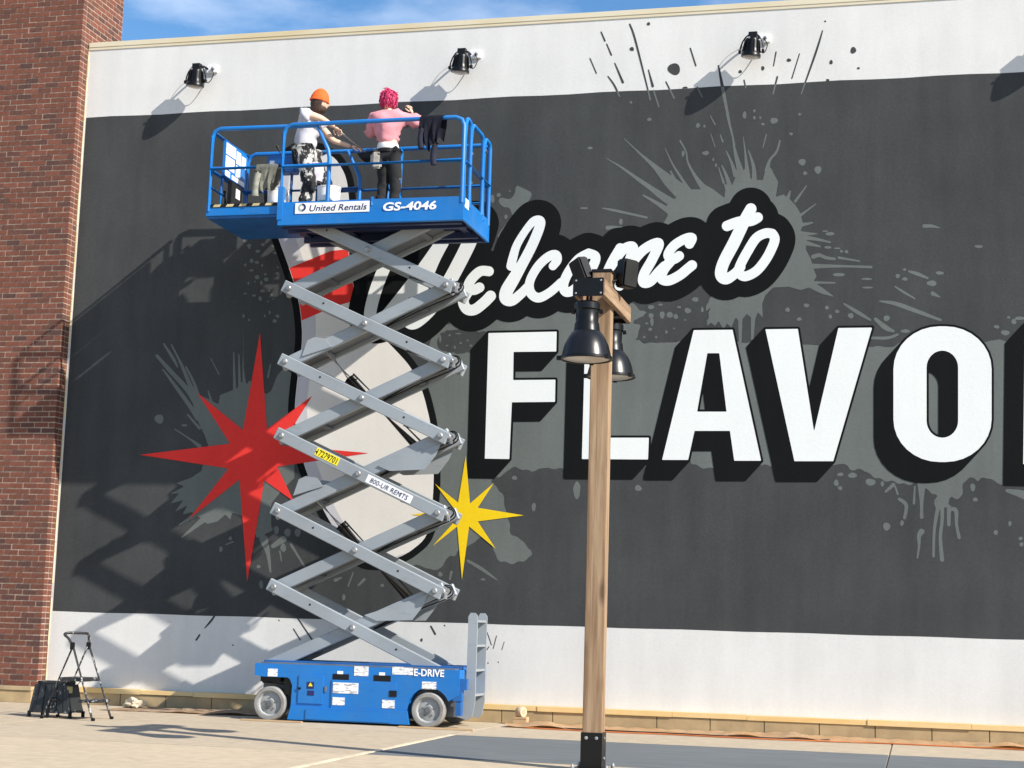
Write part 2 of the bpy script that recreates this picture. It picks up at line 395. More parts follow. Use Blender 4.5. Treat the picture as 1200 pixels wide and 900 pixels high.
# ================================================================== SETTING: ground
def ground_mat(name, a, b2, c3, streak=False):
    m, t, b = nodes_of(name)
    f1 = ramp(t, noise(t, 0.35, 6, .6), 0.3, 0.7); f2 = ramp(t, noise(t, 7, 5, .65, stretch=((.16, 1.6, 1) if streak else (1, 1, 1))), 0.35, 0.7)
    f3 = ramp(t, noise(t, 1.6, 7, .7), 0.56, 0.68)
    x = mixc(t, a, b2, f1)
    n = t.nodes.new('ShaderNodeMix'); n.data_type = 'RGBA'; n.blend_type = 'MULTIPLY'; n.inputs[0].default_value = 1
    t.links.new(x, n.inputs[6]); t.links.new(mixc(t, (1.06,)*3, ((.70, .71, .72) if streak else (.84, .84, .85)), f2), n.inputs[7])
    n3 = t.nodes.new('ShaderNodeMix'); n3.data_type = 'RGBA'; n3.inputs[7].default_value = (*c3, 1)
    sc_ = t.nodes.new('ShaderNodeMath'); sc_.operation = 'MULTIPLY'; sc_.inputs[1].default_value = .35
    t.links.new(f3, sc_.inputs[0]); t.links.new(sc_.outputs[0], n3.inputs[0]); t.links.new(n.outputs[2], n3.inputs[6])
    t.links.new(n3.outputs[2], b.inputs['Base Color']); b.inputs['Roughness'].default_value = 0.85
    b.inputs['Specular IOR Level'].default_value = 0.25
    bump(t, b, noise(t, 40, 5, .6, stretch=((.2, 1, 1) if streak else (1, 1, 1))), 0.35, 0.006)
    return m
M_G1 = ground_mat('concrete_joint', (0.36, 0.30, 0.22), (0.33, 0.28, 0.21), (0.26, 0.22, 0.17))
M_G2 = ground_mat('concrete_tan', (0.475, 0.39, 0.28), (0.425, 0.35, 0.252), (0.35, 0.285, 0.205))
M_G3 = ground_mat('concrete_light', (0.53, 0.43, 0.30), (0.475, 0.39, 0.275), (0.40, 0.31, 0.21))
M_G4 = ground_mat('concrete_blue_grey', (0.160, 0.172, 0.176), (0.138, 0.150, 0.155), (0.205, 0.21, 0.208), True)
bm = NB(); s = 400
f = bm.faces.new([bm.verts.new(p) for p in ((-s, -s, -.012), (s, -s, -.012), (s, s, -.012), (-s, s, -.012))])
ground = tag(finish(bm, 'ground', M_G1), kind='structure')
xs = [-11.5, -7.1, -2.7, 1.7, 6.12, 10.5, 14.9, 19.3]; ys = [-17, -14, -11.2, -8.3, -5.4, -2.5, .2]
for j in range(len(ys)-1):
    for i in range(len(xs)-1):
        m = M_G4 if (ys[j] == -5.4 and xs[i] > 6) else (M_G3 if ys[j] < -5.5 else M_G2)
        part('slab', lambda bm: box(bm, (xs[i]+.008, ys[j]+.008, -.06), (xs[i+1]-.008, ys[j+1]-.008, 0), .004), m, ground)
# pale worn edge strip of the joint beside the blue-grey slabs
part('joint_strip', lambda bm: box(bm, (6.055, -9.5, -.05), (6.112, -2.5, .003)), mat('joint_pale', (0.66, 0.56, 0.40), .8, scale=5), ground)

# ================================================================== MURAL WALL (building)
WALL_L, WALL_R, Z_CAP = 0.0, 22.0, 8.60
wall = thing('mural_wall', (10, 0, 0), 'tall white stucco building wall painted with a charcoal mural and lettering', 'wall')
part('stucco_face', lambda bm: box(bm, (WALL_L, 0, -.05), (WALL_R, .30, Z_CAP)), P_WHITE, wall)
def cap(bm):
    box(bm, (WALL_L+.01, -.010, Z_CAP), (WALL_R, .40, Z_CAP+.03)); box(bm, (WALL_L+.01, -.016, Z_CAP+.03), (WALL_R, .40, Z_CAP+.105), .008)
part('parapet_coping', cap, M_CAP, wall)
def tape_edge(bm):
    rg = random.Random(3); z = .22
    while z < Z_CAP:
        h = rg.uniform(.10, .45); wd = rg.uniform(.008, .018) if z < 5 else rg.uniform(.012, .024)
        box(bm, (.004, -rg.uniform(.006, .014), z), (wd, -.0005, min(z+h-.004, Z_CAP-.01))); z += h+(rg.uniform(0, .3) if rg.random() < .4 and z < 5 else 0)
part('edge_tape', tape_edge, mat('edge_tape_cream', (0.66, 0.55, 0.28), .6, scale=2, col2=(0.62, 0.56, 0.42)), wall)
# charcoal field
xa, za = wall_xz([104, 1200], [137, 85]); xb, zb = wall_xz([64, 1200], [716, 750])
ztop = float(za.mean()); zbot = float(zb.mean())
def dark(bm):
    n = 60
    for k in range(n):
        x0 = .035+(WALL_R-.035)*k/n; x1 = .035+(WALL_R-.035)*(k+1)/n; rg = random.Random(k)
        a, b_ = .006*math.sin(k*1.7), .006*math.sin((k+1)*1.7)
        vs_ = [bm.verts.new(p) for p in ((x0, -.001, zbot+b_*.5), (x1, -.001, zbot-a*.5), (x1, -.001, ztop+b_), (x0, -.001, ztop+a))]
        bm.faces.new(vs_)
part('charcoal_field', dark, P_DARK, wall)

# ---- mid-grey paint behind the lettering
G = Field(455, 340, 1330, 680, 1.25)
G.poly([(505, 395), (520, 380), (560, 372), (600, 366), (660, 362), (735, 352), (748, 362), (762, 370), (750, 385), (744, 401), (790, 400), (830, 399), (870, 401), (905, 404), (950, 404), (985, 408), (1010, 405), (1045, 407), (1060, 400), (1100, 402), (1160, 400), (1178, 398), (1240, 395), (1330, 395), (1330, 567), (1200, 569), (1180, 566), (1172, 567), (1163, 562), (1150, 560), (1146, 565), (1140, 559), (1134, 560), (1128, 568), (1129, 580), (1122, 584), (1114, 583), (1110, 594), (1100, 596), (1094, 588), (1098, 580), (1088, 577), (1078, 566), (1060, 566), (1040, 565), (1020, 557), (1010, 549), (1000, 552), (985, 543), (975, 546), (940, 540), (900, 546), (870, 540), (842, 530), (838, 546), (828, 551), (812, 547), (806, 530), (780, 540), (760, 545), (720, 555), (660, 549), (650, 551), (640, 548), (625, 552), (612, 548), (600, 548), (590, 555), (575, 562), (582, 570), (588, 582), (592, 596), (597, 612), (597, 625), (610, 631), (624, 648), (616, 658), (597, 662), (583, 656), (579, 645), (568, 630), (556, 636), (543, 640), (534, 654), (528, 652), (520, 655), (515, 667), (505, 668), (494, 662), (470, 664), (462, 640), (470, 560), (495, 480), (500, 430)], 30, 1)
G.wobble(1.3, 26, 4)
for a in ([(1080, 566, 5), (1080, 590, 2), (1080, 606, 2.2)], [(1072, 570, 1), (1071, 590, 1.5)], [(1100, 590, 2.5), (1095, 620, 1.8), (1094, 652, 1.5)], [(1104, 590, 2.5), (1104, 610, 2), (1102, 630, 2), (1104, 656, 2.5)], [(1112, 594, 2.5), (1112, 615, 2)], [(1112, 597, 2), (1120, 598, 2.5), (1121, 615, 1.8), (1124, 630, 2)], [(1080, 623, 3.5), (1077, 628, 2.5), (1077, 640, 1.5), (1075, 654, 1)], [(1054, 585, 2), (1062, 592, 2.2), (1060, 607, 1.8)], [(1038, 576, 1.5), (1047, 568, 2.2)], [(1049, 570, 1), (1052, 579, 1.3)], [(1180, 575, 2), (1200, 580, 5), (1225, 592, 8)], [(548, 657, 1.5), (565, 667, 2), (583, 680, .6)], [(543, 680, 1), (541, 708, 1.3)], [(529, 670, 1.5), (527, 680, 1)], [(1052, 392, 1.3), (1040, 396, 1.8), (1020, 396, 1.6)]):
    G.stroke(a)
for a in ((1039, 617, 4, 5), (1057, 613, 2.3, 3.3), (980, 566, 2.8, 4), (984.5, 572, 2.5, 2.5), (985, 556, 4, 2), (999, 557, 5.5, 3), (1020, 565, 6, 4), (1034, 567, 2, 3.5), (1140, 571, 3, 4.5), (1143, 585.5, 3, 2.5), (1167, 624, 2.5, 3), (1183.5, 613.5, 2, 3), (1196, 631, 2.5, 2.2), (1197, 638, 2.5, 2.5), (603, 560, 3, 2.5), (625.5, 594, 2.5, 5), (566, 680, 3, 2.5), (516, 673, 2.5, 3), (676, 574, 4, 11), (748, 572, 4, 3.5), (1188, 377, 3, 3), (1168, 383, 3.5, 2), (1182, 372, 2, 1.5), (1178, 390, 5, 3), (1195, 373, 6, 2)):
    G.ell(*a)
G.build('paint_splash', .005, P_GREY, wall)
# dark patches with speckles
K = Field(505, 340, 850, 420, 1.0)
K.poly([(511, 402), (518, 388), (540, 386), (560, 389), (572, 386), (566, 405), (552, 412), (540, 416), (528, 414), (515, 410)], 20, 1)
K.poly([(744, 401), (752, 388), (750, 380), (741, 378), (760, 366), (756, 358), (770, 354), (800, 353), (815, 347), (826, 338), (833, 346), (826, 362), (832, 366), (826, 380), (815, 392), (806, 400)], 20, 1)
K.wobble(.8, 14, 2); K.build('paint_patch', .007, P_DARK, wall)
K = Field(505, 335, 850, 420, .8)
for a in ((763, 370, 3, 3), (776, 369, 3, 4), (785, 369, 4, 3.2), (792, 371, 2.6, 3), (806, 364, 4, 3), (764, 377, 2, 5), (762, 386, 2.2, 2), (781, 389, 1.6, 2), (796, 360, 2.5, 1.3), (815, 351, 4, 2.6), (823, 363, 1.6, 3), (755, 395, 1.5, 1.5), (769, 395, 1.2, 1.4), (790, 385, 1, 1.2), (803, 375, 1.3, 1), (774, 357, 3, 1.2), (763, 360, 3.5, 2.5), (758, 379, 2, 1), (516, 397, 1.3, 5), (527, 393, 1.5, 1.2), (533, 407, 1.2, 2), (540, 402, 1.5, 1), (548, 399, 1.6, 1), (537, 391, 3.5, .8), (524, 405, 1.5, 1), (552, 405, 2, 1), (531, 414, 2, 1.2)):
    K.ell(*a)
K.build('paint_drops', .0085, P_GREY, wall)

# ---- burst of splashes round "to"
B = Field(560, 85, 1160, 410, .8)
B.poly([(776, 264), (783, 252), (779, 243), (788, 235), (800, 226), (808, 222), (821, 222), (822, 214), (836, 222), (849, 232), (850, 222), (848, 215), (857, 219), (863, 206), (873, 198), (881, 211), (894, 211), (896, 203), (903, 196), (908, 206), (912, 213), (909, 231), (918, 228), (925, 233), (932, 240), (938, 250), (941, 262), (938, 272), (945, 285), (944, 292), (950, 303), (953, 314), (957, 324), (953, 330), (965, 338), (978, 348), (962, 344), (948, 337), (938, 340), (924, 336), (906, 337), (897, 346), (893, 356), (894, 372), (888, 366), (885, 374), (883, 398), (880, 398), (880, 372), (875, 368), (870, 374), (869, 402), (866, 402), (865, 375), (862, 372), (857, 384), (852, 379), (848, 386), (842, 376), (838, 382), (833, 378), (829, 382), (828, 372), (833, 360), (826, 366), (823, 367), (830, 352), (836, 345), (840, 320), (800, 290)], 20)
for a in ([(731, 162, .4), (750, 180, 1.2), (768, 196, 3), (785, 213, 7), (800, 226, 9)], [(709, 185, .3), (725, 194, 1), (745, 208, 2), (765, 222, 3), (788, 237, 4)], [(756, 215, 1.5), (770, 228, 2), (785, 238, 3)], [(754, 229, 1), (768, 237, 2), (787, 249, 4)], [(779, 173, .4), (788, 192, 1), (798, 208, 1.5), (808, 223, 2)], [(797, 165, 1), (804, 178, 1), (806, 190, 1.2), (815, 207, 2), (826, 222, 4)], [(786, 201, 1.2), (792, 212, 1.2)], [(846, 194, .8), (852, 208, 2), (856, 222, 3)], [(851, 177, .7), (857, 190, 1.5), (862, 205, 3)], [(858, 160, .5), (862, 180, 2), (868, 202, 4)], [(871, 160, .4), (874, 185, 1.5), (876, 206, 3)], [(877, 176, .6), (883, 195, 2), (884, 210, 3)], [(914, 165, 1), (910, 178, 1.3), (902, 188, 1.5), (899, 200, 3)], [(842, 196, .5), (848, 214, 1.5)], [(926, 224, 1), (922, 236, 3)], [(945, 218, .7), (932, 236, 1.6)], [(956, 239, .6), (936, 254, 1.6)], [(952, 261, 1), (938, 264, 2.4)], [(957, 274, .8), (938, 274, 3)], [(973, 284, 1), (955, 280, 2), (938, 278, 3)], [(961, 289, 1), (942, 284, 3)], [(953, 301, 2.5), (960, 299, 2.2), (968, 302, 2), (978, 303.5, 1.5)], [(952, 312, 3), (985, 312, 1.5), (1021, 313, 1.5)], [(983, 302, 1.5), (1007, 306, 1)], [(953, 331, 1.5), (978, 331.5, 1)], [(1083, 265, 2.2), (1092, 265, 1.8), (1101, 267, .6)], [(1065, 318, 1.2), (1075, 321, 2.2), (1087, 326, 1.2)], [(1093, 344, 2.5), (1101, 348, .8)], [(1049, 336, 1), (1060, 343, 1.5), (1072, 350, .8)], [(1031, 353, .8), (1050, 356, 2.4), (1075, 365, 2.4), (1102, 375, 1.5)], [(989, 356, 1), (1005, 366, 2.2), (1020, 375, 1.2)], [(1026, 374, 2), (1038, 384, 3), (1047, 388, 1.5)], [(832, 135, .5), (838, 146, 1)], [(833, 157, .6), (838, 172, .6)], [(844, 158, .6), (847, 166, 1.2)], [(898, 158, .8), (894, 173, .6)], [(706, 244, .6), (722, 247, 1.5), (758, 255, 1.2)], [(712, 267, 2.5), (722, 266, 1.2), (735, 267, .8)], [(681, 244, 1), (688, 244, 1)], [(600, 256, .8), (592, 267, 2), (586, 277, 2.6)]):
    B.stroke(a)
B.poly([(605, 217), (612, 220), (624, 226), (620, 236), (612, 242), (606, 250), (601, 254), (597, 243), (590, 243), (584, 237), (586, 231), (598, 234), (603, 228)], 10, 1)
for a in ((973, 274, 5.5, 2), (967, 271, 3.5, 1), (970, 290, 4, 1.6), (981, 291, 4, .9), (986, 294.5, 2, 1.6), (992, 295, 2.2, 2), (983, 322, 7, 2), (1016, 327, 6.5, 1.3), (1017, 337, 7, 1.2), (1147, 289, 5, 1.8), (1060, 316, 2, 1.6), (1052, 323.5, 2.6, 2.6), (1060.5, 327, 3.3, 2), (1101, 320, 5, 2), (1092, 332, 6, 3.2), (1039, 373, 3.5, 3.5), (945, 358, 3.3, 2.2), (923, 363, 2.8, 2.5), (936.5, 374, 2.8, 2), (969, 360.5, 2.3, 2.3), (973, 371, 2, 2.5), (981, 365, 2.5, 2), (997, 370, 3.5, 3), (1061, 388, 6, 2), (761, 140, 2.6, 2), (818, 147, 2.2, 2.8), (825.5, 148, 1.4, 1.8), (872.5, 135, 2.2, 4.5), (884, 130, 1.6, 1.8), (884, 138, 1.6, 2.2), (891, 138, 1.3, 1.6), (907, 141.5, 4.5, 3.4), (894, 145.5, 2, 1.6), (927, 157, 2.4, 1.7), (937, 134, 1.8, 1.6), (827, 179.5, 4.2, 2.5), (800.5, 180, 1.8, 3.5), (836, 187, 1.2, 2), (839, 193.5, 1.5, 2), (940, 190, 4, 4), (958.5, 199, 4.3, 4.3), (943.5, 203, 2.4, 2.4), (727.5, 260, 2.2, 3.8), (691.5, 173.5, 3.2, 1.6), (584.5, 228.5, 2.4, 2.4), (577, 233, 2.5, 5), (593, 254, 1.8, 2.8), (597.5, 224, 1, 1.2), (739.5, 120, 1.6, 1.6)):
    B.ell(*a)
B.build('paint_splash', .006, P_GREY, wall)
B2 = Field(920, 355, 1010, 400, .8)   # darker gaps left unpainted inside the burst

# ---- streaks that run from the white parapet band down into the charcoal
S = Field(680, 20, 1020, 170, .7)
for a in ([(704.5, 37.5, .8), (709, 48, 1)], [(711, 51.5, .7), (716.5, 64.5, 1)], [(691.5, 68.5, .7), (699, 86, .7)], [(720.5, 74, .7), (730, 96.5, 1.4)], [(712.5, 89.5, .7), (720, 100, 1.1), (726, 113, .9)], [(738, 28.5, 1), (744, 45, 1.2), (758, 100, .9), (762, 117, .9)], [(760, 82, .7), (765, 101, 1.5)], [(766, 106, 1), (772, 125, .9)], [(780.5, 96, .8), (790, 115, 1)], [(809, 56.5, .8), (815.5, 77, .9)], [(842, 77, .8), (847, 104, 1.9), (852, 130, 1.7), (857, 153, .6)], [(851, 133, .6), (856, 150, 1.3), (861, 170, .8)], [(909.5, 61, .8), (906.5, 77.5, .6)], [(911, 90, 1), (906, 110, .9)], [(872, 94, .8), (874, 103, .8)], [(964, 36, .7), (956, 62, 1.2), (939, 110, .7)], [(937, 63, .6), (928, 92, .7)], [(817, 102, .8), (823, 114, .7)]):
    S.stroke(a)
for a in ((790, 81, 7.5, 6.6), (760, 28, 2, 2), (740.5, 57.5, 2.5, 2.5), (894, 80, 2, 2.5), (867.5, 84, 2, 2), (1000, 59, 3.2, 4), (974, 73, 2, 2.5), (924.5, 70.5, 2.5, 2), (1006, 80, 1.8, 1.3), (970, 94, 2, 1.5), (803, 103, 3, 1.5), (967, 25, 1.2, 1)):
    S.ell(*a)
line = S.V-(137-(S.U-99)*0.0474)
S.build('paint_streak', .0065, P_DARK, wall, np.maximum(S.F, line))
S.build('paint_streak', .0065, P_GREY, wall, np.maximum(S.F, -line))
# marks on the white base band
S = Field(225, 700, 640, 780, .7)
for a in ([(252, 721, 1), (247, 728, 1.2), (240, 736, .6)], [(234, 744, 1), (230, 750, 1)], [(341, 712, .8), (354, 732, .8), (366, 750, 1)], [(344, 737, .7), (352, 750, .7)], [(505, 734, 1), (510, 743, 1.2)], [(571, 741, .5), (576, 756, .5)], [(582, 745, .5), (578, 760, .5)], [(591, 752, .4), (588, 762, .4)], [(570, 762, .6), (573, 758, .6)]):
    S.stroke(a)
for a in ((494, 750, 1.4, 2.2), (521, 733, 1, 1), (584, 776, .8, 1), (572, 777, .8, 1), (327, 727, .8, 1), (273, 756, 1.2, .8)): S.ell(*a)
S.build('paint_streak', .0045, P_DARK, wall)

# ---- splash behind the red star
Q = Field(170, 250, 450, 720, .9)
Q.poly([(226, 468), (232, 462), (245, 468), (256, 474), (258, 463), (268, 459), (278, 455), (284, 447), (290, 450), (292, 446), (300, 450), (312, 462), (318, 458), (325, 440), (333, 431), (345, 440), (345, 470), (345, 500), (345, 535), (345, 560), (330, 575), (318, 590), (318, 618), (300, 628), (296, 610), (280, 603), (272, 601), (270, 609), (264, 603), (255, 611), (243, 614), (236, 608), (225, 600), (214, 603), (220, 592), (205, 600), (215, 586), (200, 590), (210, 578), (199, 579), (216, 570), (207, 566), (224, 560), (236, 552), (238, 545), (246, 528), (240, 510), (233, 496), (228, 482)], 12)
for a in ([(192, 403, 1), (203, 420, 1.8), (208, 430, .8)], [(201, 404, .8), (213, 428, 1.6), (223, 452, 2.5), (232, 470, 4)], [(184, 417, 1.8), (200, 435, 2.5), (220, 457, 3), (230, 472, 4)], [(191, 433, .8), (206, 453, 2), (222, 475, 2.5), (232, 490, 3)], [(218, 430, 1), (227, 448, 1.6), (233, 464, 1.5)], [(244, 458, .6), (249, 474, 1.6)], [(247, 420, .5), (257, 439, .6)], [(274, 413, .6), (275, 457, 1.8)], [(280, 415, .6), (281, 457, 1.8)], [(285, 396, .3), (285, 430, .7), (287, 457, 2.5)], [(317, 427, .8), (314, 442, 1.2)], [(220, 486, 1), (234, 502, 1.6)], [(205, 503, .7), (222, 514, 1), (234, 523, 2.4)], [(213, 630, .6), (225, 620, 2), (242, 606, 4)], [(210, 615, .6), (234, 600, 3)], [(265, 638, .8), (273, 635, 1)], [(302, 628, 2), (317, 620, 2.6)], [(309, 632, 5), (314, 648, 2.5), (317, 670, 1.2)], [(328, 646, 1), (330, 658, .6)], [(341, 638, 1.5), (357, 664, 1.2)], [(320, 640, 2.5), (332, 632, 4)], [(376, 678, 2), (386, 675, 1.4)], [(393, 680, 2), (400, 677, 1)], [(414, 671, .8), (408, 687, .8)], [(420, 686, 1), (427, 679, 1.6)]):
    Q.stroke(a)
rg = random.Random(11)
dots = [(186.5, 491, 5, 5.5), (216, 498.5, 3.5, 1.2), (270, 631, 2, 2.5), (259, 643.5, 2, 3.5), (324, 621, 3, 4.5), (337, 624, 3.6, 5), (349, 624, 3.5, 5), (332, 642, 3.2, 5), (303, 664, 2.5, 2), (306, 685, 2.3, 5), (403, 700, 2, 4), (448, 686, 2, 2), (366, 697, 4, 1.5)]
for k in range(46):
    dots.append((rg.uniform(284, 322)+(k % 3)*4, 262+rg.random()**1.6*115, rg.uniform(.8, 3), rg.uniform(.8, 2.6)))
for a in dots: Q.ell(*a)
Q.build('paint_splash', .0055, P_GREY, wall)

# ---- bowling pin
PIN = [(322, 182), (312, 205), (309, 235), (316, 275), (331, 315), (343, 355), (347, 395), (341, 440), (337, 480), (340, 515), (352, 558), (375, 608), (398, 643), (420, 666), (446, 669), (480, 657), (504, 638), (513, 615), (517, 560), (514, 500), (503, 455), (488, 425), (465, 400), (442, 378), (427, 350), (419, 320), (416, 280), (418, 240), (414, 205), (400, 180), (375, 166), (345, 167)]
N = Field(295, 150, 535, 685, 1.0); N.poly(PIN, 60, 2)
pin = N.build('bowling_pin', .0095, P_BLACK, wall)
pf = N.F.copy()
N.build('pin_body', .011, P_PIN, pin, pf+8)
axis_shift = Field(295, 150, 535, 685, 1.0); axis_shift.poly([(p[0]+16-(p[1]-400)*.02, p[1]-6) for p in PIN], 60, 2)
N.build('pin_shading', .0122, P_PINSH, pin, np.maximum(pf+8.5, -(axis_shift.F+8)))
def stripe(pts):
    s_ = Field(320, 280, 440, 395, .8); s_.poly(pts, 30); t_ = Field(320, 280, 440, 395, .8); t_.poly(PIN, 60, 2)
    s_.build('pin_stripe', .0134, P_RED, pin, np.maximum(s_.F, t_.F+8.5))
stripe([(325, 320), (388, 294), (430, 290), (430, 308), (395, 313), (330, 340)]); stripe([(330, 362), (385, 340), (430, 326), (430, 348), (390, 360), (335, 384)])

# ---- script words
W_R = 7.0
WORD = {
 'W': [([(470, 282), (455, 305), (444, 330), (437, 352), (434, 370), (440, 377), (452, 371), (472, 347), (494, 318), (516, 287)], 7.2), ([(518, 284), (508, 303), (496, 332), (486, 358), (480, 375), (487, 377), (504, 362), (524, 334), (541, 303), (552, 280), (558, 262)], 8.2)],
 'e': [([(573, 318), (563, 318), (553, 327), (549, 336), (555, 340), (562, 337)], 5.8), ([(549, 341), (543, 352), (547, 362), (556, 363), (567, 355), (575, 347)], 6.3)],
 'l': [([(599, 312, 5.4), (601, 303, 5.2), (606, 287, 4.7), (617, 269, 4.4), (626, 259, 4.8), (633, 258.5, 5.2), (632.5, 266, 5.8), (624, 287, 6), (612, 310, 6.2), (602, 327, 7.2), (594, 341, 7.6), (593, 350, 7.2), (600, 352.5, 6), (610, 345, 5.6), (618, 337, 5.4)], None)],
 'c': [([(648, 312, 4.8), (653, 305, 5.3), (651, 299, 5.8), (642, 301.5, 5.4), (630, 313, 5.2), (621, 330, 5.2), (622, 343, 5.6), (631, 349, 5.6), (644, 343, 5.2), (658, 331, 5.2)], None)],
 'o': [([(690, 297), (678, 304), (667, 318), (660.5, 333), (663, 342), (672, 340), (685, 327), (695, 312), (698, 301), (690, 297)], 5.6)],
 'm': [([(727, 291), (716, 310), (706, 334)], 5.8), ([(716, 312), (730, 293), (742, 290), (736, 310), (726, 335)], 5.8), ([(736, 314), (754, 293), (772, 285), (765, 303), (755, 321), (754, 331), (762, 330), (772, 319), (779, 312)], 5.8)],
 'e2': [([(808, 286), (811, 279), (803, 280), (790, 288), (783, 299), (789, 304), (796, 300)], 5.6), ([(786, 306), (778, 316), (775, 326), (783, 329), (796, 323), (806, 315), (811, 311)], 5.9)],
 't': [([(880, 245, 6.6), (872, 260, 7), (860, 285, 7.2), (848, 308, 7), (845, 322, 7), (851, 327, 6.4), (861, 321, 5.8), (868, 313, 5.6)], None), ([(852, 265), (866, 260), (880, 259), (888, 255)], 6.0)],
 'o2': [([(905, 274), (897, 273.5), (886, 279.5), (876, 295), (868, 310), (866, 319), (873, 324), (886, 318), (897, 305), (905, 290), (908, 280), (905, 274)], 5.7)],
}
WF = Field(405, 205, 950, 410, .9); WF.F[:] = 200
for strokes in WORD.values():
    for pts, r in strokes: WF.stroke(pts, r, m=45)
sh = WF.build('script_shadow', .0150, P_BLACK, wall, WF.F-18.5)
for wi, strokes in enumerate(WORD.values()):
    us = [p[0] for s_ in strokes for p in s_[0]]; vs_ = [p[1] for s_ in strokes for p in s_[0]]
    L = Field(min(us)-12, min(vs_)-12, max(us)+12, max(vs_)+12, .7)
    for pts, r in strokes: L.stroke(pts, r)
    L.build('script_letter', .0164+.00018*wi, P_LETTER, wall)

# ---- block letters
def rrect(cx, cy, hw, hh, r, n=8):
    o = []
    for sx, sy, a in ((1, -1, -90), (1, 1, 0), (-1, 1, 90), (-1, -1, 180)):
        for k in range(n+1):
            t = R(a+90*k/n); o.append((cx+sx*(hw-r[0])+r[0]*math.cos(t), cy+sy*(hh-r[1])+r[1]*math.sin(t)))
    return o
BLOCK = [
 ([(572.6, 390.4), (652.5, 388.7), (652, 412), (602, 412.5), (601.5, 445.5), (651, 445), (650.5, 471), (600, 471.5), (597, 538), (568.3, 537.5)], None),
 ([(686, 390), (714, 389.5), (712.5, 513), (760.5, 513), (759.5, 538.5), (682, 538)], None),
 ([(813, 387), (858.5, 386.5), (892, 540), (860.5, 540), (855.5, 505), (814, 505), (806.5, 539), (776, 539)], [(829, 414), (843, 414), (851.5, 482.5), (817, 482.5)]),
 ([(897, 386), (935, 385.5), (954, 506), (982.5, 384.5), (1022, 384), (976.5, 540.5), (931, 540.5)], None),
 (rrect(1104.5, 462, 57.5, 79.5, (54, 50)), rrect(1104.3, 462, 18.5, 51, (18.4, 20))),
 ([(1201, 381), (1262, 379), (1288, 388), (1300, 415), (1294, 450), (1280, 464), (1306, 545), (1268, 545), (1250, 476), (1240, 476), (1238, 545), (1199, 544)], [(1241, 411), (1256, 411), (1263, 428), (1255, 445), (1240, 446)])]
for i, (outer, inner) in enumerate(BLOCK):
    us = [p[0] for p in outer]; vs_ = [p[1] for p in outer]
    A = Field(min(us)-28, min(vs_)-8, max(us)+8, max(vs_)+32, .8)
    f = A.polysd(outer, A.U, A.V)
    if inner: f = np.maximum(f, -A.polysd(inner, A.U, A.V))
    f2 = f-2.6; shf = f2.copy(); k_ = 26
    dv = (-18.5-i*.5, 20.5+i*.4)
    for k in range(1, k_+1):
        du, dw = dv[0]*k/k_, dv[1]*k/k_
        g = A.polysd(outer, A.U-du, A.V-dw)
        if inner: g = np.maximum(g, -A.polysd(inner, A.U-du, A.V-dw))
        shf = np.minimum(shf, g-2.6)
    let = A.build('block_letter', .0185, P_LETTER, wall, f)
    A.build('letter_shade', .0172+.0001*i, P_BLACK, let, shf)

# ---- stars
paint_poly('red_star', [(305, 390), (313, 503), (366, 464), (330, 522), (432, 531), (325, 547), (345, 588), (310, 563), (290, 682), (281, 562), (222, 608), (268, 549), (164, 533), (270, 520), (232, 461), (285, 504)], .0200, P_RED, wall)
paint_poly('yellow_star', [(546, 534), (551, 590), (579, 566), (560, 595), (614, 604), (560, 611), (581, 643), (550, 617), (541.5, 679), (536, 617), (507, 640), (533, 611), (482, 603), (533, 597), (510, 567), (537, 589)], .0206, P_YEL, wall)

# ---- base course of the wall: tan blocks, taped top edge
for k in range(34):
    x0 = -.1+k*.612
    if x0 > -.2: part('ledge_block', lambda bm: box(bm, (max(x0, .002)+.004, -.14, 0), (x0+.612-.004, -.004, .150), .004), M_LEDGE, wall)
part('ledge_joint_bed', lambda bm: box(bm, (.003, -.131, 0), (20.5, -.006, .146)), mat('joint_dark', (0.10, 0.075, 0.05), .9), wall)
def tape_top(bm):
    rg = random.Random(9); x = .004
    while x < 20.5:
        L_ = rg.uniform(.7, 2.2); d = rg.uniform(0, .012)
        box(bm, (x, -.150-d, .152+rg.uniform(-.004, .004)), (min(x+L_, 20.5)-.004, -.004, .206+rg.uniform(-.004, .006))); x += L_
part('masked_ledge_top', tape_top, M_TAPE, wall)

# ================================================================== BRICK PIER
pier = thing('brick_pier', (-1.5, -.1, 0), 'red brick building corner pier left of the white mural wall', 'building')
PF, PB = -.20, .9; ZB = .20; ZT = 10.6; PX = -5.0
part('mortar_core', lambda bm: box(bm, (PX, PF+.0035, ZB), (-.0035, PB, ZT)), M_MORTAR, pier)
def tiny(bm, lo, hi): box(bm, lo, hi)
bl, bh, j_ = .186, .058, .013; pitch = .0713; lenp = .199
mesh_cache = {}
specs = []
nrow = int((ZT-ZB)/pitch)
for r_ in range(nrow):
    z0 = ZB+.004+r_*pitch; off = 0 if r_ % 2 else lenp/2
    x1 = 0.0; first = True
    while x1 > PX+.3:
        L_ = bl if not (first and r_ % 2 == 0) else bl/2-.005
        x0 = x1-L_
        specs.append(((x0, PF, z0), (L_, .095, bh))); x1 = x0-j_; first = False
    y0 = PF+.095+j_ ; L_ = .095 if r_ % 2 else bl
    lim = 0.0 if z0 < Z_CAP+.02 else .895
    k = 0
    while y0 < lim-.001:
        l2 = min(L_ if k == 0 else bl, max(lim-y0, .02)); specs.append(((-.100, y0, z0), (.100, l2, bh))); y0 += l2+j_; k += 1
def dist(s_): return (s_[0][0]-CAM_X)**2+(s_[0][1]-CAM_Y)**2+(s_[0][2]-CAM_Z)**2
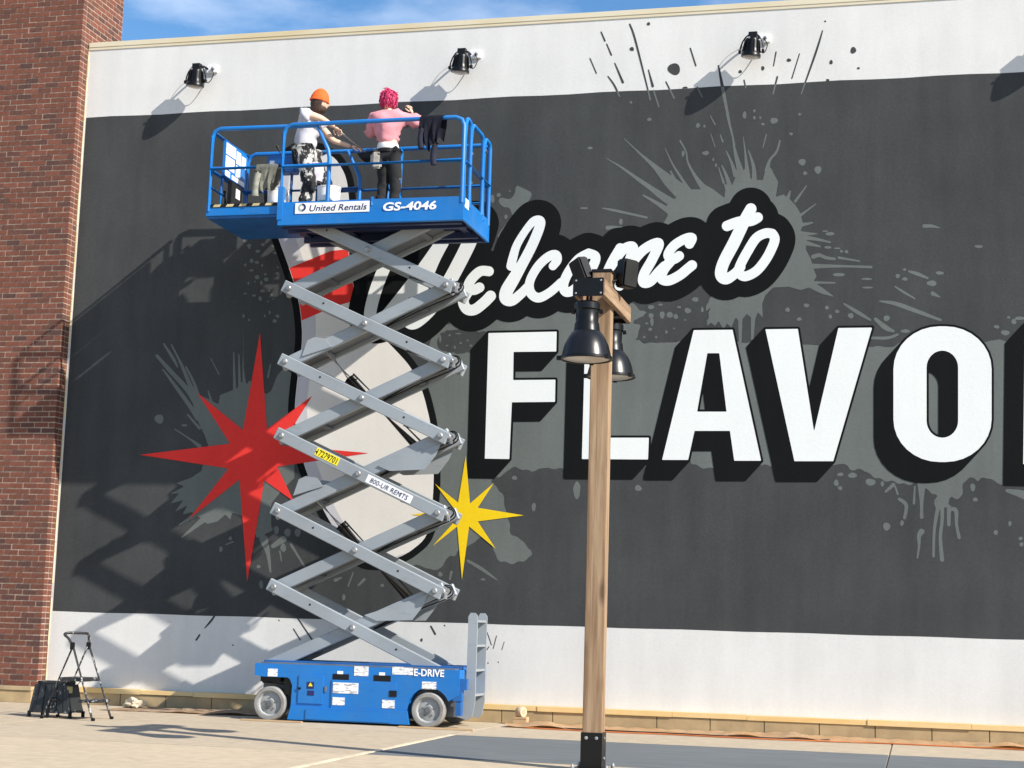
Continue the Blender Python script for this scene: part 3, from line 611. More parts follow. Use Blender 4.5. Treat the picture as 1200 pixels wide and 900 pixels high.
def seen(s_):
    P = np.array(s_[0])+np.array(s_[1])/2-_C; z = P@_F; u = 600+CAM_F*(P@_R)/z; v = 450-CAM_F*(P@_U)/z
    return 6 < u < 1200 and 4 < v < 900
specs.sort(key=lambda s_: (not (seen(s_) and s_[1][0] > .15), dist(s_)))
for (p0, d_) in specs[:298]:
    key = tuple(round(a, 4) for a in d_)
    if key not in mesh_cache:
        bm = NB(); box(bm, (0, 0, 0), d_); me = bpy.data.meshes.new('brick'); bm.to_mesh(me); bm.free(); me.materials.append(M_BRICK); mesh_cache[key] = me
    o = bpy.data.objects.new('brick', mesh_cache[key]); col.objects.link(o); o.parent = pier
    rg = random.Random(hash((round(p0[0], 3), round(p0[2], 3))))
    o.location = Vector(p0)-pier.location+Vector((rg.uniform(-.003, .003)*(p0[0] < -.25), -rg.uniform(0, .004), rg.uniform(-.002, .002))); o.rotation_euler = (0, R(rg.uniform(-.5, .5)), R(rg.uniform(-.4, .4)))
bm = NB()
for (p0, d_) in specs[298:]:
    rg = random.Random(hash((round(p0[0], 3), round(p0[2], 3)))); q = rg.uniform(0, .004); a_ = rg.uniform(-.003, .003)*(p0[0] < -.25); b_ = rg.uniform(-.002, .002)
    box(bm, (p0[0]+a_, p0[1]-q, p0[2]+b_), (p0[0]+d_[0]+a_, p0[1]+d_[1]-q, p0[2]+d_[2]+b_))
tag(finish(bm, 'brickwork', M_BRICKS, pier), kind='stuff')
for k in range(8):
    x1 = .0-k*.612
    part('ledge_block', lambda bm: box(bm, (x1-.604, PF-.13, 0), (x1, PF+.004, .148), .004), M_LEDGE, pier)
part('ledge_top', lambda bm: box(bm, (PX, PF-.145, .150), (.0, PF+.006, .198), .004), mat('ledge_cap_tan', (0.40, 0.30, 0.17), .8, scale=3), pier)

# ================================================================== SCISSOR LIFT
YN, YF = -1.62, -.44                     # street side and wall side of the machine
lift = thing('scissor_lift', (4.63, -1.03, 0), 'raised blue scissor lift with grey crossed arms, two painters on its platform', 'scissor lift')
LN = lambda u, v: on_y(u, v, YN)
# ---- chassis
def hull(bm):
    pts = [(3.50, .50), (3.50, .632), (5.90, .632), (5.90, .36), (5.84, .33)] + arc((5.56, .19), R(25), R(172), .245, 9) + [(5.31, .15), (3.95, .15), (3.955, .40)] + [(3.93, .46), (3.90, .485), (3.60, .485)]
    prism(bm, pts, YN+.015, YF-.015)
chas = part('chassis', hull, M_BLUE, lift)
part('axle_frame', lambda bm: (box(bm, (3.55, YN+.17, .12), (5.84, YF-.17, .47)), box(bm, (3.6, YN+.14, .14), (3.8, YF-.14, .26)), box(bm, (5.45, YN+.14, .14), (5.68, YF-.14, .26))), M_STEELD, chas)
for y0, y1 in ((YN-.012, YN+.05), (YF-.05, YF+.012)):
    part('pothole_guard', lambda bm: prism(bm, [(3.925, .025), (3.96, .17), (5.32, .17), (5.345, .025)], y0, y1), M_BLUE, chas)
part('guard_panel', lambda bm: box(bm, (4.14, YN-.022, .035), (5.13, YN-.012, .145), .003), M_BLUE, chas)
def chpt(X, Y): return LN(280+X/3.75, 690+Y/3.75)
def chplate(name, X0, Y0, X1, Y1, m, th=.006, par=chas, y=YN+.015):
    a = chpt(X0, Y1); b_ = chpt(X1, Y0); return plate(name, par, y, a[0], b_[0], a[1], b_[1], m, th=th)
d1 = chplate('access_door', 258, 383, 372, 502, M_BLUE, .012)
chplate('hinge', 376, 428, 384, 452, M_STEELD, .02, d1); chplate('latch', 258, 433, 272, 441, M_BLKM, .02, d1)
chplate('hazard_decal', 298, 410, 330, 438, M_NAVYINK, .016, d1); chplate('decal', 300, 448, 330, 468, M_NAVYINK, .016, d1)
a = chpt(314, 436); t_ = .0
part('warning_triangle', lambda bm: prism(bm, [(a[0]-.025, a[1]+.02), (a[0]+.025, a[1]+.02), (a[0], a[1]+.06)], YN-.006, YN-.002), M_YLABEL, d1)
d2 = chplate('battery_tray_door', 402, 410, 692, 538, M_BLUE, .012)
chplate('tray_latch', 660, 448, 692, 474, M_BLK, .018, d2)
for q in ((412, 415, 525, 458), (410, 478, 465, 510), (628, 490, 684, 524)): chplate('decal', *q, M_LABELP, .016, d2)
for q in ((410, 376, 482, 400), (590, 382, 666, 406)): chplate('forklift_slot', *q, M_BLK, .004)
for q in ((504, 342, 568, 382), (672, 344, 722, 376), (722, 348, 764, 378), (124, 352, 168, 384), (802, 410, 866, 440)): chplate('decal', *q, M_LABELP, .004)
for q in ((430, 362, 456, 374), (614, 368, 640, 380)): chplate('decal', *q, M_LABEL, .004)
a = chpt(768, 388); b_ = chpt(902, 354)
lettering('E-DRIVE', chas, YN+.011, a[0], b_[0], a[1]+.012, b_[1]-.004, M_LABEL, .028)
def tubs(bm):
    box(bm, (3.53, -1.42, .625), (5.86, -1.22, .665)); box(bm, (3.53, -.84, .625), (5.86, -.64, .665))
part('scissor_track', tubs, M_BLUED, chas)
part('deck_plate', lambda bm: box(bm, (3.56, YN+.05, .60), (5.84, YF-.05, .645)), M_STEELD, chas)
def steer(bm):
    box(bm, (3.56, YN+.05, .43), (3.80, YN+.14, .49)); box(bm, (3.86, YN+.03, .30), (3.94, YN+.12, .48)); tube(bm, [(3.58, YN+.07, .43), (3.90, YN+.07, .40)], .018)
part('steering_link', steer, M_BLKM, chas)
part('hydraulic_valve', lambda bm: (box(bm, (5.80, YN+.03, .42), (5.98, YN+.10, .54)), box(bm, (5.83, YN+.02, .30), (5.93, YN+.10, .42)), box(bm, (5.86, YN+.03, .14), (5.92, YN+.12, .32))), M_BLUED, chas)
# ---- wheels
for x in (3.70, 5.555):
    for y, sg in ((YN+.055, -1), (YF-.055, 1)):
        whl = bpy.data.objects.new('wheel', None); col.objects.link(whl); whl.parent = lift; whl.location = Vector((x, y, .19))-lift.location
        part('tyre', lambda bm: lathe(bm, [(.145, -.06), (.178, -.06), (.190, -.045), (.190, .045), (.178, .06), (.145, .06), (.143, .03), (.143, -.03)], (x, y, .19), (0, 1, 0), 36, False), M_TYRE, whl, True)
        part('rim', lambda bm: lathe(bm, [(.001, sg*.042), (.05, sg*.042), (.055, sg*.030), (.085, sg*.030), (.12, sg*.020), (.135, sg*.045), (.1425, sg*.045), (.1425, -sg*.045), (.001, -sg*.045)], (x, y, .19), (0, 1, 0), 30), M_RIM, whl, True)
        def hub(bm):
            lathe(bm, [(.04, 0), (.04, .01), (.03, .016)], (x, y+sg*.042, .19), (0, sg, 0), 16)
            for k in range(5):
                a_ = 2*math.pi*k/5+.3; lathe(bm, [(.011, 0), (.011, .012)], (x+.068*math.cos(a_), y+sg*.03, .19+.068*math.sin(a_)), (0, sg, 0), 6)
        part('hub', hub, M_STEELD, whl)
# ---- boarding ladder
lad = bpy.data.objects.new('boarding_ladder', None); col.objects.link(lad); lad.parent = lift; lad.location = Vector((6.0, -1.15, 0))-lift.location
for y in (-1.40, -.98):
    def strg(bm):
        pts = [(5.83, .12), (5.95, .09), (6.00, .13), (6.03, .28), (6.03, 1.21)] + [(6.025, 1.235), (6.00, 1.262), (5.95, 1.262), (5.925, 1.22)] + [(5.925, .46), (5.83, .36)]
        prism(bm, pts, y-.012, y+.012)
    part('stringer', strg, M_STEEL, lad)
for z in (.36, .63, .90, 1.17):
    part('rung', lambda bm: box(bm, (5.935, -1.388, z-.012), (6.022, -.992, z+.012)), M_STEEL, lad)
# ---- scissor stack
XL, XR = 3.588, 5.515; Z0 = .620; ST = .8755
zs = [Z0+ST*k for k in range(7)]
lay = {'outer_near': (-1.340, .062), 'inner_near': (-1.255, .062), 'inner_far': (-.805, .062), 'outer_far': (-.720, .062)}
ARM_H = .142
arms = {}
for k in range(6):
    top = (k == 5)
    for nm, (y, th) in lay.items():
        if nm.startswith('outer'): p, q = (XL, zs[k+1]), (XR, zs[k])
        else: p, q = (XL, zs[k]), (XR, zs[k+1])
        if k == 0 and nm.startswith('outer'): q = (XR+.02, zs[0])
        def arm(bm):
            P = Vector((p[0], y, p[1])); Q = Vector((q[0], y, q[1])); d = (Q-P).normalized()
            bar(bm, P-d*.085, Q+d*.085, th, ARM_H)
            bmesh.ops.bevel(bm, geom=list(bm.edges), offset=.008, segments=1, affect='EDGES')
        o = part('scissor_arm', arm, M_STEEL, lift); arms[(k, nm)] = o
        # tapped holes and pin bosses on the street face
        if nm == 'outer_near':
            def holes(bm):
                for t in (.23, .77):
                    x = p[0]+(q[0]-p[0])*t; z = p[1]+(q[1]-p[1])*t+.01; lathe(bm, [(.012, 0), (.012, .004)], (x, y-th/2-.003, z), (0, 1, 0), 10)
            part('arm_hole', holes, M_BLK, o)
        if nm in ('outer_near',):
            for t in (0, .5, 1):
                def boss(bm):
                    x = p[0]+(q[0]-p[0])*t; z = p[1]+(q[1]-p[1])*t
                    lathe(bm, [(.034, 0), (.034, .018), (.022, .03)], (x, y-th/2, z), (0, -1, 0), 12)
                    lathe(bm, [(.016, 0), (.016, .02)], (x+.022, y-th/2, z+.012), (0, -1, 0), 8)
                part('pin_boss', boss, M_LUG, o)
for k in range(6):
    def web(bm):
        P = Vector((XL, -1.03, zs[k])); Q = Vector((XR, -1.03, zs[k+1])); d = Q-P
        bar(bm, P+d*.03, P+d*.97, .385, .05)
    part('arm_web', web, M_STEELD, lift)
for k in range(7):
    for x in (XL, XR):
        if k == 6 and x == XR: pass
        part('pivot_pin', lambda bm: tube(bm, [(x, -1.385, zs[k]), (x, -.675, zs[k])], .028, 12), M_STEELD, lift)
    if k < 6: part('pivot_pin', lambda bm: tube(bm, [((XL+XR)/2, -1.39, zs[k]+ST/2), ((XL+XR)/2, -.67, zs[k]+ST/2)], .03, 12), M_STEELD, lift)
# right-hand links, with their cast lugs and hose loops
for k in range(1, 6):
    z = zs[k]
    def lug(bm):
        for y in (-1.305,):
            prism(bm, [(XR+.02, z-.06), (XR+.09, z-.07), (XR+.135, z-.03), (XR+.14, z+.03), (XR+.08, z+.055), (XR+.02, z+.06)], y-.02, y+.02)
        lathe(bm, [(.035, 0), (.035, .03), (.02, .045)], (XR+.09, -1.325, z-.005), (0, -1, 0), 12)
        tube(bm, [(XR+.10, -1.300, z-.02), (XR+.10, -1.130, z-.02)], .016, 8)
        lathe(bm, [(.022, 0), (.022, .03)], (XR+.115, -1.330, z+.012), (0, -1, 0), 10)
        box(bm, (XR+.11, -1.360, z-.09), (XR+.135, -1.330, z-.02))
    part('link_lug', lug, M_LUG, lift)
    def hose(bm):
        tube(bm, crom([(XR-.75, -1.210, z-.44), (XR-.3, -1.215, z-.20), (XR+.06, -1.230, z-.06), (XR+.15, -1.240, z+.0), (XR+.10, -1.240, z+.05), (XR-.1, -1.220, z+.02), (XR-.5, -1.190, z+.14)], 5), .010, 6)
        tube(bm, crom([(XR-.8, -1.190, z-.47), (XR-.3, -1.190, z-.24), (XR+.08, -1.210, z-.09), (XR+.17, -1.220, z-.01), (XR+.1, -1.210, z+.07), (XR-.12, -1.200, z+.0)], 5), .008, 6)
    part('hydraulic_hose', hose, M_BLK, lift)
# cross members tying inner arms, cylinder lugs
for k in range(6):
    for t in (.2, .8):
        x = XL+(XR-XL)*t; z = zs[k]+ST*t
        part('cross_member', lambda bm: bar(bm, (x, -1.222, z), (x, -.838, z), .07, .10, (1, 0, .45)), M_STEELD, lift)
for (u, v, k) in ((372, 405, 3), (362, 568, 1)):
    x, z = on_y(u, v, -1.28)
    part('cylinder_lug', lambda bm: prism(bm, [(x-.18, z-.13), (x-.12, z+.06), (x-.03, z+.10), (x+.10, z+.08), (x+.18, z-.02)], -1.302, -1.287), M_STEEL, lift)
    part('cylinder_lug', lambda bm: prism(bm, [(x-.18, z-.13), (x-.12, z+.06), (x-.03, z+.10), (x+.10, z+.08), (x+.18, z-.02)], -.773, -.758), M_STEEL, lift)
for (u, v) in ((497, 536), (482, 712)):
    x, z = on_y(u, v, -1.28)
    part('cylinder_lug', lambda bm: prism(bm, [(x-.55, z-.10), (x-.40, z-.16), (x+.02, z-.14), (x+.14, z+.02), (x+.20, z+.16), (x+.05, z+.10)], -1.302, -1.287), M_STEEL, lift)
    part('cylinder_lug', lambda bm: prism(bm, [(x-.55, z-.10), (x-.40, z-.16), (x+.02, z-.14), (x+.14, z+.02), (x+.20, z+.16), (x+.05, z+.10)], -.773, -.758), M_STEEL, lift)
for pts in (((384, 412), (410, 445), (492, 527)), ((370, 584), (400, 617), (480, 704))):
    cyl = bpy.data.objects.new('lift_cylinder', None); col.objects.link(cyl); cyl.parent = lift
    A, Bq, Cq = [Vector((on_y(*q, -1.12)[0], -1.12, on_y(*q, -1.12)[1])) for q in pts]
    d = (Cq-A).normalized()
    part('cylinder_rod', lambda bm: tube(bm, [A-d*.05, Bq+d*.1], .034, 14), M_CHROME, cyl, True)
    part('cylinder_barrel', lambda bm: (tube(bm, [Bq, Cq+d*.08], .058, 16), tube(bm, [Bq-d*.01, Bq+d*.05], .068, 16)), M_BLKM, cyl, True)
    part('feed_pipe', lambda bm: tube(bm, [Bq+Vector((.06, -.06, .06)), Cq+Vector((.06, -.06, .06))], .012, 8), M_BLK, cyl)
# arm decals: stock number and phone number
def arm_decal(k, u, v, L_, H_, m, name):
    o = arms[(k, 'outer_near')]; y = -1.340-.031; cx, cz = on_y(u, v, y); ang = math.atan2(zs[k]-zs[k+1], XR-XL)
    return o, y, cx, cz, ang, plate(name, o, y, cx-L_/2, cx+L_/2, cz-H_/2, cz+H_/2, m, ang)
o, y, cx, cz, ang, pl = arm_decal(2, 383.5, 535, .31, .095, M_YLABEL, 'number_decal')
lettering('17279701', pl, y-.003, cx-.135, cx+.135, cz-.036, cz+.036, M_BLK, .006, 0, ang)
o, y, cx, cz, ang, pl = arm_decal(2, 456, 573, .60, .095, M_LABEL, 'phone_decal')
lettering('800-UR RENTS', pl, y-.003, cx-.25, cx+.25, cz-.028, cz+.028, M_NAVYINK, .004, .12, ang)
# ---- platform
plat = bpy.data.objects.new('platform', None); col.objects.link(plat); plat.parent = lift; plat.location = Vector((4.6, -1.03, 5.84))-lift.location
DK = 5.86; PX0, PX1 = 3.505, 5.765; T0, T1 = 5.70, 5.975
part('deck', lambda bm: (box(bm, (PX0, YN+.03, DK-.05), (PX1-.03, YF-.03, DK)),), M_STEELD, plat)
part('toe_board', lambda bm: (box(bm, (PX0, YN, T0), (PX1, YN+.028, T1), .004),), M_BLUE, plat)
part('toe_board', lambda bm: (box(bm, (PX0, YF-.028, T0), (PX1, YF, T1), .004),), M_BLUE, plat)
part('toe_board', lambda bm: (box(bm, (PX1-.028, YN+.029, T0), (PX1, YF-.029, T1), .004),), M_BLUE, plat)
part('lower_flange', lambda bm: (box(bm, (PX0+.003, YN-.008, T0-.006), (PX1+.004, YN+.05, T0+.115), .003),), M_BLUE, plat)
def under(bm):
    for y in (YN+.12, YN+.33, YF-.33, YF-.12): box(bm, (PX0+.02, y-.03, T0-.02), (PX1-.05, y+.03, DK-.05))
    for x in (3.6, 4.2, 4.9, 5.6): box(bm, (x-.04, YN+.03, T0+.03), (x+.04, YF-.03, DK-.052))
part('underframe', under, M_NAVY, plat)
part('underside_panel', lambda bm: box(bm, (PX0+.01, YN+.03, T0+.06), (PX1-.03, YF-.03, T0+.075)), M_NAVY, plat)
# slide blocks on top of arms
for y0, y1 in ((-1.39, -1.22), (-.84, -.67)):
    part('slide_block', lambda bm: box(bm, (XL-.10, y0, zs[6]-.06), (XL+.28, y1, T0+.06)), M_BLKM, plat)
    part('pivot_bracket', lambda bm: box(bm, (XR-.20, y0, zs[6]-.05), (XR+.10, y1, T0+.06)), M_STEEL, plat)
part('pivot_tube', lambda bm: tube(bm, [(XR+.06, -1.35, zs[6]-.03), (XR+.06, -.7, zs[6]-.03)], .03), M_STEEL, plat)
# extension deck
EX = 2.595; EN, EF = YN+.035, YF-.035
ext = bpy.data.objects.new('extension_deck', None); col.objects.link(ext); ext.parent = plat; ext.location = (-1.55, 0, 0)
part('extension_floor', lambda bm: box(bm, (EX, EN+.02, 5.815), (PX0+.5, EF-.02, DK-.06+.05)), M_BLUED, ext)
part('extension_toe_board', lambda bm: box(bm, (EX, EN, 5.845), (PX0+.01, EN+.02, 5.985), .003), M_BLUE, ext)
part('extension_toe_board', lambda bm: box(bm, (EX, EF-.02, 5.845), (PX0+.01, EF, 5.985), .003), M_BLUE, ext)
part('extension_toe_board', lambda bm: box(bm, (EX-.018, EN-.001, 5.84), (EX, EF+.001, 5.99), .003), M_BLUE, ext)
part('hazard_strip', lambda bm: box(bm, (EX+.04, EN-.006, 5.945), (PX0-.02, EN, 5.985)), M_BLK, ext)
for k in range(5):
    x = EX+.07+k*.165
    part('hazard_mark', lambda bm: prism(bm, [(x, 5.950), (x+.085, 5.950), (x+.105, 5.980), (x+.02, 5.980)], EN-.010, EN-.006), mat('hazard_tan', (.55, .46, .24), .6), ext)
# decals on the toe board
a = LN(346, 250.5); b_ = LN(433.5, 236)
ud = plate('rental_decal', plat, YN-.008, a[0], b_[0], a[1]-.004, b_[1]+.006, M_LABEL)
a2 = LN(363, 249); b2_ = LN(430.5, 238)
lettering('United Rentals', ud, YN-.011, a2[0], b2_[0], a2[1]+.01, b2_[1]-.004, M_NAVYINK, .008, .2)
c_ = LN(354.5, 243.4); rr = .048
part('logo_ring', lambda bm: prism(bm, arc(c_, R(90), R(270), rr, 12)+arc(c_, R(270), R(90), rr*.52, 12), YN-.014, YN-.011), M_GREYINK, ud)
part('logo_ring', lambda bm: prism(bm, arc(c_, R(-90), R(90), rr, 12)+arc(c_, R(90), R(-90), rr*.52, 12), YN-.014, YN-.011), M_NAVYINK, ud)
a = LN(449, 248); b_ = LN(512, 235)
lettering('GS-4046', plat, YN-.008, a[0], b_[0], a[1]+.004, b_[1]-.002, M_LABEL, .03, .12)
part('decal', lambda bm: box(bm, (PX1, YN+.06, 5.86), (PX1+.003, YN+.22, 5.97)), M_LABEL, plat)
# ---- guard rails
RT, RM = 6.915, 6.405; TR = .0255
def rail(name, pts, par=plat, r=TR, m=M_BLUE): return part(name, lambda bm: tube(bm, pts, r, 10), m, par, True)
def hoop(x0, x1, y, z0, z1, c=.10):
    return [(x0, y, z0), (x0, y, z1-c), (x0+c*.3, y, z1-c*.3), (x0+c, y, z1), (x1-c, y, z1), (x1-c*.3, y, z1-c*.3), (x1, y, z1-c), (x1, y, z0)]
YRN, YRF = YN+.014, YF-.014
for y in (YRN, YRF):
    g = bpy.data.objects.new('guardrail', None); col.objects.link(g); g.parent = plat; g.location = Vector((0, y+1.03, 0))
    rail('top_rail', hoop(3.53, 5.74, y, 5.9, RT), g); rail('mid_rail', [(3.53, y, RM), (5.74, y, RM)], g)
    rail('rail_post', [(4.66, y, 5.9), (4.66, y, 6.0)], g) if y == YRN else rail('rail_post', [(4.62, y, 5.9), (4.62, y, RT)], g)
    part('post_socket', lambda bm: (box(bm, (3.50, y-.03, 5.76), (3.565, y+.03, 6.16)),), M_BLUE, g)
# rail of the extension, sliding inside the main rail
for y in (EN+.01, EF-.01):
    g = bpy.data.objects.new('extension_rail', None); col.objects.link(g); g.parent = plat; g.location = Vector((-1.5, y+1.03, 0))
    c = .10; x0 = EX+.01
    rail('top_rail', [(x0, y, 5.9), (x0, y, RT-c), (x0+c*.3, y, RT-c*.3), (x0+c, y, RT), (3.93, y, RT-.012), (4.08, y, 6.60), (4.10, y, 6.5), (4.10, y, 5.9)], g)
    rail('mid_rail', [(x0, y, RM+.02), (4.10, y, RM+.02)], g)
    if y > -1: rail('rail_post', [(3.2, y, 5.9), (3.2, y, RT-.01)], g)
er = bpy.data.objects.new('end_rail', None); col.objects.link(er); er.parent = plat; er.location = (-2.0, 0, 0)
rail('top_rail', [(EX+.01, EN+.05, RT-.035), (EX+.01, EF-.05, RT-.035)], er); rail('mid_rail', [(EX+.01, EN+.01, RM), (EX+.01, EF-.01, RM)], er)
rail('low_rail', [(EX+.01, EN+.01, 6.20), (EX+.01, EN+.45, 6.20)], er, .016)
rail('rail_post', [(EX+.01, -1.25, 5.9), (EX+.01, -1.25, RM)], er, .018); rail('rail_post', [(EX+.01, -.55, 5.9), (EX+.01, -.55, RT-.05)], er, .018)
mb = part('manual_box', lambda bm: box(bm, (EX+.03, -1.30, 6.42), (EX+.06, -.66, 6.86)), M_BLUE, plat)
for (y0, y1, z0, z1) in ((-1.28, -1.0, 6.70, 6.84), (-1.28, -1.02, 6.52, 6.68), (-.97, -.84, 6.66, 6.82), (-.97, -.84, 6.50, 6.64), (-1.28, -1.14, 6.43, 6.50), (-1.08, -.70, 6.43, 6.485), (-.81, -.68, 6.66, 6.80)):
    part('instruction_decal', lambda bm: box(bm, (EX+.06, y0, z0), (EX+.064, y1, z1)), M_LABEL, mb)
part('document_pouch', lambda bm: (box(bm, (EX+.03, -1.12, 6.08), (EX+.08, -.78, 6.40), .01),), M_BLK, plat)
part('pouch_decal', lambda bm: box(bm, (EX+.081, -.98, 6.22), (EX+.085, -.86, 6.34)), M_LABEL, plat)
rail('hose_hook', [(EX+.03, -1.2, 6.25), (EX+.05, -1.2, 6.10), (EX+.1, -1.0, 6.02), (EX+.12, -.85, 5.98)], plat, .02, M_BLK)
ctl = part('control_box', lambda bm: (box(bm, (2.93, YRF-.20, 6.62), (3.30, YRF-.03, 6.84), .01),), M_BLUED, plat)
part('control_panel', lambda bm: box(bm, (2.96, YRF-.206, 6.65), (3.12, YRF-.2, 6.79)), M_BLUE, ctl)
part('joystick', lambda bm: tube(bm, [(3.10, YRF-.14, 6.83), (3.04, YRF-.17, 6.97)], [.012, .02]), M_BLK, ctl)
part('control_decal', lambda bm: box(bm, (2.97, YRF-.21, 6.70), (3.03, YRF-.206, 6.77)), M_LABEL, ctl)
part('outlet_box', lambda bm: box(bm, (3.12, YRF-.12, 6.66), (3.42, YRF-.022, 6.85), .008), M_NAVY, plat)
# far rail braces and lower rail seen through the platform
rail('brace', [(4.30, YRF, RT), (4.46, YRF, 6.45), (4.46, YRF, 5.9)], plat, .018)
rail('low_rail', [(3.5, YRF, 6.19), (5.74, YRF, 6.19)], plat, .018)
# entrance gate at the ladder end
gate = bpy.data.objects.new('entry_gate', None); col.objects.link(gate); gate.parent = plat; gate.location = (1.15, 0, 0)
def yhoop(y0, y1, x, z0, z1, c=.09): return [(x, y0, z0), (x, y0, z1-c), (x, y0+c*.3, z1-c*.3), (x, y0+c, z1), (x, y1-c, z1), (x, y1-c*.3, z1-c*.3), (x, y1, z1-c), (x, y1, z0)]
GX = PX1-.012
rail('gate_frame', yhoop(-1.33, -.80, GX, 5.95, RT), gate); rail('side_frame', yhoop(-1.575, -1.36, GX, 5.9, RT, .07), gate); rail('side_frame', yhoop(-.74, -.48, GX, 5.9, RT, .07), gate)
rail('mid_rail', [(GX, -1.58, RM-.01), (GX, -.48, RM-.01)], gate); rail('latch', [(GX+.03, -.79, 6.75), (GX+.03, -.72, 6.75)], gate, .014, M_LUG)
for z in (6.2, 6.55): rail('hinge', [(GX+.02, -1.36, z), (GX+.02, -1.32, z)], gate, .016, M_LUG)

# ================================================================== WALL FLOODLIGHTS
FLB = 'black yoke floodlight on the white parapet '
def floodlight(xc, label):
    t = thing('wall_floodlight', (xc, 0, 8.25), label, 'floodlight', 'floodlights along the parapet'); z = 8.235; q = .84
    xm = xc+.07; yc = -.235; A = Vector((xc, yc, 8.065))
    part('mounting_plate', lambda bm: box(bm, (xm-.02, -.035, z-.05), (xm+.13, -.001, z+.055), .004), M_LABEL, t)
    part('conduit_knob', lambda bm: lathe(bm, [(.02, 0), (.02, .02), (.01, .03)], (xm+.07, -.035, z), (0, -1, 0), 10), M_STEELD, t)
    part('support_arm', lambda bm: tube(bm, crom([(xm+.0, -.02, z), (xm-.03, -.12, z+.01), (xc+.02, yc+.03, z-.03)], 4), .014, 8), M_BLKM, t)
    ax = Vector((-.10, .10, -1)).normalized()          # lamp looks down along the wall
    _, s_, u_ = frame(ax); o_ = A-ax*.12*q
    hs = part('lamp_housing', lambda bm: lathe(bm, [(r_*q, h_*q) for r_, h_ in ((.06, 0), (.088, .01), (.098, .05), (.108, .14), (.128, .22), (.14, .235), (.14, .27), (.125, .272))], o_, ax, 20), M_BLKM, t, True)
    for k in range(14):
        a_ = 2*math.pi*k/14; r_ = s_*math.cos(a_)+u_*math.sin(a_)
        part('cooling_fin', lambda bm: bar(bm, o_+(ax*.03+r_*.095)*q, o_+(ax*.2+r_*.122)*q, .006, .022, ax.cross(r_)), M_BLKM, hs)
    part('lens', lambda bm: lathe(bm, [(.116*q, .2735*q), (.09*q, .288*q), (.04*q, .296*q)], o_, ax, 20), M_GLASS, hs, True)
    part('ballast_box', lambda bm: bar(bm, o_-ax*.085*q, o_+ax*.005, .12*q, .10*q, (1, 0, 0)), M_BLKM, hs)
    part('screw', lambda bm: lathe(bm, [(.013, 0), (.013, .012)], o_+ax*.02+Vector((-.03, -.085, 0)), (0, -1, 0), 8), M_LUG, hs)
    yk = [A+ax*.07*q+Vector((1, 0, 0))*.165*q*math.cos(math.pi*k/10)-ax*.26*q*math.sin(math.pi*k/10) for k in range(11)]
    yo = part('yoke', lambda bm: tube(bm, yk, .009, 6), M_BLKM, t)
    for p_ in (yk[0], yk[-1]): part('yoke_knob', lambda bm: lathe(bm, [(.024, -.014), (.024, .014)], p_, (1, 0, 0), 10), M_BLK, yo)
    part('power_cord', lambda bm: tube(bm, crom([(xm+.05, -.03, z), (xm+.10, -.08, z-.10), (xm+.06, -.13, z-.22), (xc+.06, -.17, z-.16), (xc+.02, -.20, z-.06)], 5), .006, 5), M_BLK, t)
    part('safety_cable', lambda bm: tube(bm, crom([(xm-.01, -.03, z+.03), (xc-.09, -.10, z-.02), (xc-.13, -.16, z-.16), (xc-.10, yc, 8.03)], 5), .004, 5), M_BLK, t)
    return t
floodlight(1.70, FLB+'closest to the brick pier')
floodlight(5.275, FLB+'above the two painters on the lift')
floodlight(8.885, FLB+'among dark paint streaks and drops')
floodlight(12.46, FLB+'beyond the paint streaks, away from the brick pier')

# ================================================================== TIMBER LAMP POST
PXc, PYc = 8.225, -5.87; H = .078
post = thing('lamp_post', (PXc, PYc, 0), 'square timber post carrying two black dome lamps and two black box speakers', 'lamp post')
part('timber_shaft', lambda bm: box(bm, (PXc-H, PYc-H, .04), (PXc+H, PYc+H, 4.10), .006), M_WOOD, post)
part('post_cap', lambda bm: box(bm, (PXc-H-.006, PYc-H-.006, 4.10), (PXc+H+.006, PYc+H+.006, 4.125), .003), M_BLK, post)
shoe = part('base_shoe', lambda bm: (box(bm, (PXc-H-.010, PYc-H-.010, 0), (PXc+H+.010, PYc+H+.010, .305), .002), box(bm, (PXc-.17, PYc-.17, 0), (PXc+.17, PYc+.17, .015))), M_BLKM, post)
for dx in (-.042, .042):
    part('bolt', lambda bm: lathe(bm, [(.014, 0), (.014, .006), (.006, .010)], (PXc+dx, PYc-H-.010, .262), (0, -1, 0), 10), M_LUG, shoe, True)
for z in (.26, .10):
    part('bolt', lambda bm: lathe(bm, [(.012, 0), (.012, .006), (.006, .010)], (PXc+H+.010, PYc, z), (1, 0, 0), 10), M_LUG, shoe, True)
for dx, dy in ((-.14, -.14), (.14, -.14), (-.14, .14), (.14, .14)):
    part('anchor_bolt', lambda bm: lathe(bm, [(.016, 0), (.016, .02), (.008, .04)], (PXc+dx, PYc+dy, .015), (0, 0, 1), 8), M_LUG, shoe)
